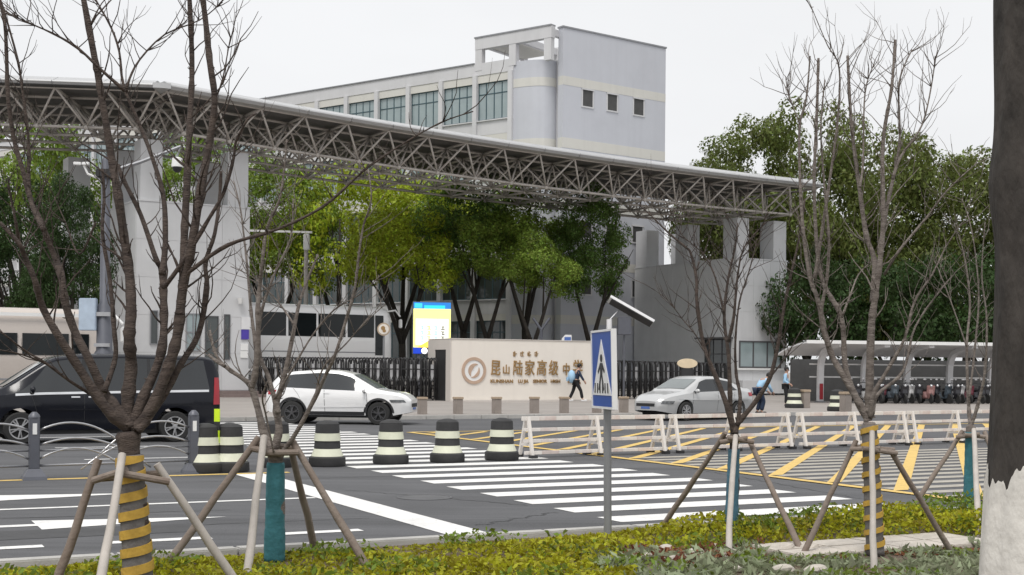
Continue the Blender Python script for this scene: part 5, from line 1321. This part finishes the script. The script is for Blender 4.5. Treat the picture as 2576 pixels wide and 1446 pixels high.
b = MB(); b.tube([V((.0, 0, 6.4)), V((-.3, .1, 7.2)), V((-1.0, .3, 8.2)), V((-1.6, .3, 9.0))], [.12, .10, .07, .03], 10); b.tube([V((-.07, 0, 6.3)), V((.3, .2, 7.5)), V((.7, .3, 9.0))], [.14, .11, .04], 10); b.build('limb', M_['bark_dark'], root, smooth='full')

# ================================================================== GROUND COVER
s0s = G(2205, 1372, .09); SLABS = [s0s + U*k*.3 for k in (-3, -2, -1, 0, 1, 2, 3)]
def ground_cover(name, n, region, size, hgt, m, lb, seed, long=1.0):
    rs = np.random.RandomState(seed); pts = []
    while len(pts) < n:
        x, y = rs.uniform(-6.5, 9.5), rs.uniform(7.8, 16)
        s, t = x*U.x+y*U.y, x*N.x+y*N.y
        if t > T0-.22 or any((x-q.x)**2+(y-q.y)**2 < .12 for q in SLABS): continue
        h = region(x, y, s, t, rs)
        if h <= 0: continue
        if y < s0s.y and abs(x/y - s0s.x/s0s.y) < .085 and y > s0s.y-2.2: h *= .3
        pts.append((x, y, .07 + h*hgt*(rs.rand()**.7)))
    p = np.array(pts); n = len(p)
    d = rs.normal(size=(n, 3))*np.array([1, 1, .5]) + np.array([0, 0, .9]); d /= np.linalg.norm(d, axis=1)[:, None]
    a = np.cross(d, rs.normal(size=(n, 3))); a /= np.linalg.norm(a, axis=1)[:, None]; b = np.cross(d, a)
    s = size*(.5+.9*rs.rand(n))[:, None]
    q = np.stack([p - a*s*long, p - b*s*.5 + d*s*.12, p + a*s*long + d*s*.2, p + b*s*.5 + d*s*.12], 1).reshape(-1, 3)
    return tag(link(name, cloud_mesh(name, [q], [np.arange(4*n).reshape(-1, 4)], M_[m]), None), lb, 'ground cover', kind='stuff')
def lump(x, y, f=1.0): return .5 + .5*math.sin(x*2.3*f+1.2*math.sin(y*1.7*f))*math.sin(y*2.9*f+.7*math.sin(x*1.9*f+2))
def clear(s, t): return False
def reg_yellow(x, y, s, t, rs):
    e = T0-.25-t
    if x > .9 and y < 11.45+.30*(x-.9): return 0
    k = lump(x, y); return (.12+.88*k)*min(1, .15+e*1.3)*(1 if x < .2 else 1+1.3*min(1, (x-.2)/1.5)) if rs.rand() < .35+.65*k else 0
def reg_green(x, y, s, t, rs):
    k = lump(x+3, y+1, 1.4)
    if x > 4.4 and y > 12.6: return (.4+.9*k)
    if x > 2.0 and y > 11.2 and T0-t < 1.3: return (.3+.8*k) if k > .35 else 0
    return .7*k if k > .62 and rs.rand() < .5 else 0
def reg_grey(x, y, s, t, rs):
    return (.5+.6*lump(x, y, 2)) if (x > .7 and y < 11.25+.24*(x-.9)) and lump(x+5, y, 1.7) > .3 else 0
def reg_red(x, y, s, t, rs):
    b = 11.35+.27*(x-.9); return (.3+.6*lump(x, y, 2)) if (x > .9 and b-.75 < y < b+.15) and lump(x+1, y+4, 1.9) > .42 else 0
ground_cover('yellow_groundcover', 46000, reg_yellow, .028, .13, 'ground_leaf', 'low yellow green ground cover along the kerb', 11)
ground_cover('green_groundcover', 26000, reg_green, .028, .24, 'ground_leaf2', 'green leafy shrubs in the bed on the right', 12)
ground_cover('grey_groundcover', 17000, reg_grey, .036, .11, 'ground_leaf3', 'grey green strap leaves at the lower right', 13, 1.7)
ground_cover('red_groundcover', 6000, reg_red, .026, .13, 'ground_leaf4', 'reddish brown low shrubs at the lower right', 14)
# stepping slabs and loose stones in the bed
s0_ = G(2205, 1372, .09); nm_ = [a + b for b in ('left end', 'left middle', 'right middle', 'right end') for a in ('back row, ', 'front row, ')]
for i in range(8):
    q = s0_ + U*((i//2)-1.5)*.58 + N*(.19 if i % 2 == 0 else -.19); o = MB().rng(-.28, .28, -.18, .18, -.05, .03).build('paving_slab', M_['stone'], bevel=.01); o.location = (q.x, q.y, .085); o.rotation_euler = (random.uniform(-.015, .015), random.uniform(-.015, .015), UA)
    tag(o, 'pale flat stepping slab beside the gold striped trunk, ' + nm_[i], 'slab', 'stepping slabs in the bed')
stn = MB().ball((0, 0, 0), .07, 6, (1.2, .9, .55)).mesh('stone'); stn.materials.append(M_['stone'])
for i in range(14):
    x, y = random.uniform(1620, 2100), random.uniform(1375, 1440); p = G(x, y, .09); o = link('garden_stone', stn, None); o.location = (p.x, p.y, .10); o.rotation_euler = (random.uniform(-.3, .3), random.uniform(-.3, .3), random.uniform(0, 6)); o.scale = [random.uniform(.6, 1.4)]*3
    tag(o, 'small pale stone lying among low shrubs at lower right', 'stone', 'loose stones in the bed')

# ================================================================== SHED, SCOOTERS, PEOPLE
shO = V((*G(2066, 1012, .12).xy, .12)); shA = TH-14; sU, sN = ang(shA), ang(shA+90); shM = frame(shO, shA)
shed = empty('bicycle_shed', M=shM, label='white curved roof bicycle shed on bent posts at right', cat='shed')
SHL = along(shO, sU, 2600)
def shed_prof(k):                       # bent portal: post, knee, rising cantilever to the front-left
    return [V((0, 0, 0)), V((0, 0, 2.1)), V((0, -.12, 2.55)), V((0, -.55, 2.95)), V((0, -1.5, 3.25)), V((0, -2.6, 3.4))]
roofp = [(1.2, 2.42), (.45, 2.62), (-.25, 2.77), (-1.0, 2.88), (-1.7, 2.96), (-2.3, 3.0)]
for i in range(6):
    x = i*SHL/5 + .0
    b = MB(); pts = refine([V((x, .15, 0)), V((x, .12, 1.6)), V((x, .0, 2.15)), V((x, -.35, 2.55)), V((x, -1.2, 2.77)), V((x, -2.2, 2.88))], 4)
    for a, c in zip(pts[:-1], pts[1:]): b.bar(a, c + (c-a)*.06, .2, .3, (1, 0, 0))
    b.build('bent_post', M_['whitemetal'], shed)
    MB().rng(x-.2, x+.2, -.05, .35, 0, .07).build('post_foot', M_['grey'], shed)
MB().rng(-.09, .09, -.01, .005, .15, .95).build('red_wrap', M_['lamp_red'], shed)
n = 8
for i in range(n):
    x0, x1 = -1.9 + (SHL+2.5)*i/n + .01, -1.9 + (SHL+2.5)*(i+1)/n - .01
    b = MB(); up = [[V((x, y, z+.02)) for y, z in roofp] for x in (x0, x1)]; lo = [[V((x, y, z-.06)) for y, z in roofp] for x in (x0, x1)]
    b.grid(up); o = len(b.v); b.grid(lo, True); m = len(roofp)
    for r in range(2):
        for k in range(m-1): b.f.append((r*m+k, r*m+k+1, o+r*m+k+1, o+r*m+k))
    b.f.append((0, m, o+m, o)); b.f.append((m-1, 2*m-1, o+2*m-1, o+m-1))
    b.build('roof_sheet', M_['whitemetal'], shed, fix=True, smooth=True)
MB().rng(-1.95, SHL+.6, -2.39, -2.31, 2.92, 3.08).build('fascia', M_['white'], shed)
for z in (1.25, 1.9): MB().rng(-.5, SHL+.4, .3, .36, z, z+.07).build('rail', M_['white'], shed)
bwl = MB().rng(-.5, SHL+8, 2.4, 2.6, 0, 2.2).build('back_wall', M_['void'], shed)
def scooter(M, body, lb):
    r = empty('parked_scooter', M=M, label=lb, cat='scooter', group='scooters parked under the shed')
    for x in (-.6, .62):
        Mw = Matrix.Translation((x, 0, .24)) @ Matrix.Rotation(PI/2, 4, 'X')
        wv = MB().lathe([(.13, -.04), (.22, -.045), (.24, 0), (.22, .045), (.13, .04)], 16, Mw).build('wheel', M_['tyre'], r, smooth=True)
        MB().lathe([(.12, -.03), (.12, .03)], 12, Mw).build('hub', M_['alloy'], wv)
    b = MB(); b.prism([(-.78, .42), (-.70, .62), (-.30, .66), (-.10, .58), (-.02, .34), (.30, .30), (.38, .36), (.46, .80), (.56, .84), (.60, .52), (.50, .26), (-.15, .22), (-.42, .34), (-.7, .36)], -.13, .13, Matrix.Rotation(PI/2, 4, 'X')); b.build('body', body, r, bevel=.03)
    MB().rng(-.74, -.08, -.13, .13, .665, .75).build('seat', M_['black'], r, bevel=.03)
    MB().prism([(.42, .42), (.50, .42), (.62, .88), (.54, .92)], -.2, .2, Matrix.Rotation(PI/2, 4, 'X')).build('front_shield', body, r, bevel=.02)
    h = MB(); h.tube([V((.62, 0, .24)), V((.50, 0, .98))], .03, 8); h.tube([V((.44, -.32, 1.04)), V((.52, 0, 1.0)), V((.44, .32, 1.04))], .018, 6); h.build('handlebar', M_['black'], r)
    for s in (1, -1):
        MB().tube([V((.48, s*.25, 1.03)), V((.50, s*.30, 1.18))], .008, 5).build('mirror_stem', M_['black'], r); MB().ball((.50, s*.31, 1.21), .055, 6, (.4, 1.2, .8)).build('mirror', M_['alloy'], r)
    MB().ball((.60, 0, .90), .07, 8).build('headlight', M_['lamp_clear'], r, smooth='full')
    return r
cols_s = [((.02, .02, .025), 'black'), ((.55, .55, .55), 'white'), ((.12, .015, .03), 'dark red'), ((.07, .09, .11), 'blue grey'), ((.30, .16, .15), 'pink')]
smats = [mat('scooter_' + c.replace(' ', '_'), k, .35, coat=.3) for k, c in cols_s]
for i in range(16):
    px = 2150 + 21*i; k = (0, 1, 0, 2, 3, 0, 1, 0, 4, 0, 3, 0, 1, 2, 0, 0)[i]
    x = along(shO - sN*1.2, sU, px); q = shO + sU*x - sN*(1.2 + .25*((i*7) % 3)); q.z = .12
    scooter(frame(q, shA - 90 + random.uniform(-14, 14)), smats[k], '%s scooter, number %s from the left in the row under the shed' % (cols_s[k][1], ('one two three four five six seven eight nine ten eleven twelve thirteen fourteen fifteen sixteen'.split())[i]))

# people: one skinned surface for the body, clothes as their own skinned shells
def skinned(name, joints, edges, radii, m, parent, root_i=0, lv=2):
    me = bpy.data.meshes.new(name); me.from_pydata([V(j) for j in joints], edges, []); me.update()
    o = link(name, me, m, parent)
    md = o.modifiers.new('skin', 'SKIN'); md.use_smooth_shade = True
    sv = me.skin_vertices[0].data
    for i, r in enumerate(radii): sv[i].radius = (r, r) if not isinstance(r, tuple) else r
    sv[root_i].use_root = True
    s = o.modifiers.new('sub', 'SUBSURF'); s.levels = lv; s.render_levels = lv
    return o
def person(loc, rz, lb, pose, shirt, trousers, bag=None, hair_len=.0, scale=1.0):
    r = empty('person', loc, rz, lb, 'person'); r.scale = (scale,)*3
    J = pose
    names = ['pelvis', 'chest', 'neck', 'head', 'crown', 'sl', 'el', 'hl', 'sr', 'er', 'hr', 'hipl', 'kl', 'al', 'tl', 'hipr', 'kr', 'ar', 'tr']
    ed = [('pelvis','chest'),('chest','neck'),('neck','head'),('head','crown'),('chest','sl'),('sl','el'),('el','hl'),('chest','sr'),('sr','er'),('er','hr'),('pelvis','hipl'),('hipl','kl'),('kl','al'),('al','tl'),('pelvis','hipr'),('hipr','kr'),('kr','ar'),('ar','tr')]
    rad = dict(pelvis=(.135, .11), chest=(.15, .11), neck=.055, head=(.078, .09), crown=(.07, .085), sl=.06, el=.042, hl=.032, sr=.06, er=.042, hr=.032, hipl=.085, kl=.06, al=.042, tl=.038, hipr=.085, kr=.06, ar=.042, tr=.038)
    jl = [V(J[k]) for k in names]; rl = [rad[k] for k in names]; idx = {k: i for i, k in enumerate(names)}; el = [(idx[a], idx[c]) for a, c in ed]
    for sd_, h, e in (('l', 'hl', 'el'), ('r', 'hr', 'er')):           # palm and five fingers
        d = (V(J[h])-V(J[e])).normalized(); sx = V((1, 0, 0)) if abs(d.x) < .8 else V((0, 1, 0)); sx = (sx - d*sx.dot(d)).normalized()
        pi = len(jl); jl.append(V(J[h]) + d*.07); rl.append(.032); el.append((idx[h], pi))
        for q in range(4): jl.append(V(J[h]) + d*(.155-.012*abs(q-1)) + sx*(q-1.5)*.022); rl.append(.008); el.append((pi, len(jl)-1))
        jl.append(V(J[h]) + d*.08 + sx*.055); rl.append(.009); el.append((idx[h], len(jl)-1))
    body = skinned('body', jl, el, rl, M_['skin'], r)
    tk = ['pelvis', 'chest', 'neck2', 'sl', 'el', 'wl', 'sr', 'er', 'wr']; J2 = dict(J); J2['neck2'] = V(J['chest'])*.35 + V(J['neck'])*.65
    J2['wl'] = V(J['el'])*.15 + V(J['hl'])*.85; J2['wr'] = V(J['er'])*.15 + V(J['hr'])*.85
    ix = {k: i for i, k in enumerate(tk)}
    skinned('shirt', [J2[k] for k in tk], [(ix[a], ix[c]) for a, c in (('pelvis','chest'),('chest','neck2'),('chest','sl'),('sl','el'),('el','wl'),('chest','sr'),('sr','er'),('er','wr'))], [(.16,.135),(.18,.135),.07,.08,.06,.052,.08,.06,.052], shirt, r)
    lk = ['pelvis', 'hipl', 'kl', 'bl', 'hipr', 'kr', 'br']; J2['bl'] = V(J['kl'])*.1 + V(J['al'])*.9; J2['br'] = V(J['kr'])*.1 + V(J['ar'])*.9; ix = {k: i for i, k in enumerate(lk)}
    skinned('trousers', [J2[k] for k in lk], [(ix[a], ix[c]) for a, c in (('pelvis','hipl'),('hipl','kl'),('kl','bl'),('pelvis','hipr'),('hipr','kr'),('kr','br'))], [(.155,.13),.11,.08,.075,.11,.08,.075], trousers, r)
    hd = V(J['head']); cr = V(J['crown']); c = (hd+cr)/2; fw = V(J['face'])
    MB().ball(c + V((0, 0, .035)) - fw*.02, .118, 10, (.95, 1.0, .95)).build('hair', M_['hair'], r, smooth='full')
    f = MB(); f.ball(hd + fw*.10 + V((0, 0, .03)), .02, 6); sdv = fw.cross(V((0, 0, 1)))
    for s in (1, -1): f.ball(hd + fw*.02 + sdv*.10*s + V((0, 0, .04)), .025, 6)
    f.build('nose_and_ears', M_['skin'], r, smooth='full')
    e_ = MB()
    for s in (1, -1): e_.ball(hd + fw*.09 + sdv*.035*s + V((0, 0, .06)), .011, 6)
    e_.build('eyes', M_['hair'], r)
    for a, t_ in (('al', 'tl'), ('ar', 'tr')):
        p, q = V(J[a]), V(J[t_]); d = (q-p); d.z = 0; d.normalize()
        MB().bar(V((p.x, p.y, .045 + min(p.z, q.z)-.04)) - d*.06, V((q.x, q.y, .045 + min(p.z, q.z)-.04)) + d*.06, .1, .09).build('shoe', M_['sign_white'] if bag else M_['black'], r, bevel=.02)
    return r
fx = V((1, 0, 0))
walk = dict(pelvis=(0,0,.92), chest=(.08,0,1.32), neck=(.13,0,1.46), head=(.17,0,1.55), crown=(.19,0,1.66), face=V((.95,0,-.3)),
    sl=(.09,.19,1.38), el=(.02,.24,1.10), hl=(.18,.22,.90), sr=(.09,-.19,1.38), er=(.22,-.25,1.12), hr=(.36,-.2,.92),
    hipl=(0,.1,.88), kl=(-.10,.1,.48), al=(-.28,.1,.10), tl=(-.15,.1,.05), hipr=(0,-.1,.88), kr=(.22,-.1,.50), ar=(.30,-.1,.09), tr=(.44,-.1,.05))
pp = WO + U*wx(1426) - N*.9
st_ = person(V((pp.x, pp.y, .12)), R(8), 'student in dark jacket carrying light blue backpack past the sign wall', walk, M_['navy'], M_['blackcloth'], bag=True, scale=1.06)
bk = MB().ball((-.20, 0, 1.14), .24, 10, (.75, .95, 1.25)).build('backpack', M_['skycloth'], None, smooth='full')
bk.scale = (1.06,)*3; bk.location = st_.location; bk.rotation_euler = st_.rotation_euler; tag(bk, 'light blue backpack on the back of the student', 'backpack')
MB().rng(-.44, -.36, -.15, .15, .92, 1.12).build('front_pocket', M_['skycloth'], bk, bevel=.03)
stand = dict(pelvis=(0,0,.93), chest=(.02,0,1.34), neck=(.03,0,1.48), head=(.05,0,1.57), crown=(.05,0,1.68), face=V((.98,0,-.15)),
    sl=(.02,.2,1.40), el=(-.02,.26,1.12), hl=(.16,.2,.98), sr=(.02,-.2,1.40), er=(.0,-.27,1.12), hr=(.2,-.22,1.0),
    hipl=(0,.1,.89), kl=(.03,.11,.49), al=(0,.11,.09), tl=(.13,.12,.05), hipr=(0,-.1,.89), kr=(.05,-.11,.49), ar=(.03,-.11,.09), tr=(.16,-.12,.05))
p = G(1976, 1022, .12)
person(V((p.x, p.y, .12)), R(-20), 'standing person in light blue jacket beside the right pylon', stand, M_['skycloth'], M_['blackcloth'])
bend = dict(pelvis=(-.08,0,.90), chest=(.12,0,1.20), neck=(.25,0,1.28), head=(.34,0,1.33), crown=(.42,0,1.38), face=V((.7,0,-.7)),
    sl=(.14,.19,1.22), el=(.24,.24,.95), hl=(.42,.16,.80), sr=(.14,-.19,1.22), er=(.26,-.24,.95), hr=(.44,-.12,.78),
    hipl=(-.08,.1,.86), kl=(.06,.11,.47), al=(-.06,.11,.09), tl=(.08,.12,.05), hipr=(-.08,-.1,.86), kr=(.08,-.11,.47), ar=(-.02,-.11,.09), tr=(.12,-.12,.05))
p = G(1912, 1042, .12)
person(V((p.x, p.y, .12)), R(20), 'person in pale blue top bending forward behind the sedan', bend, M_['skycloth'], M_['navy'])
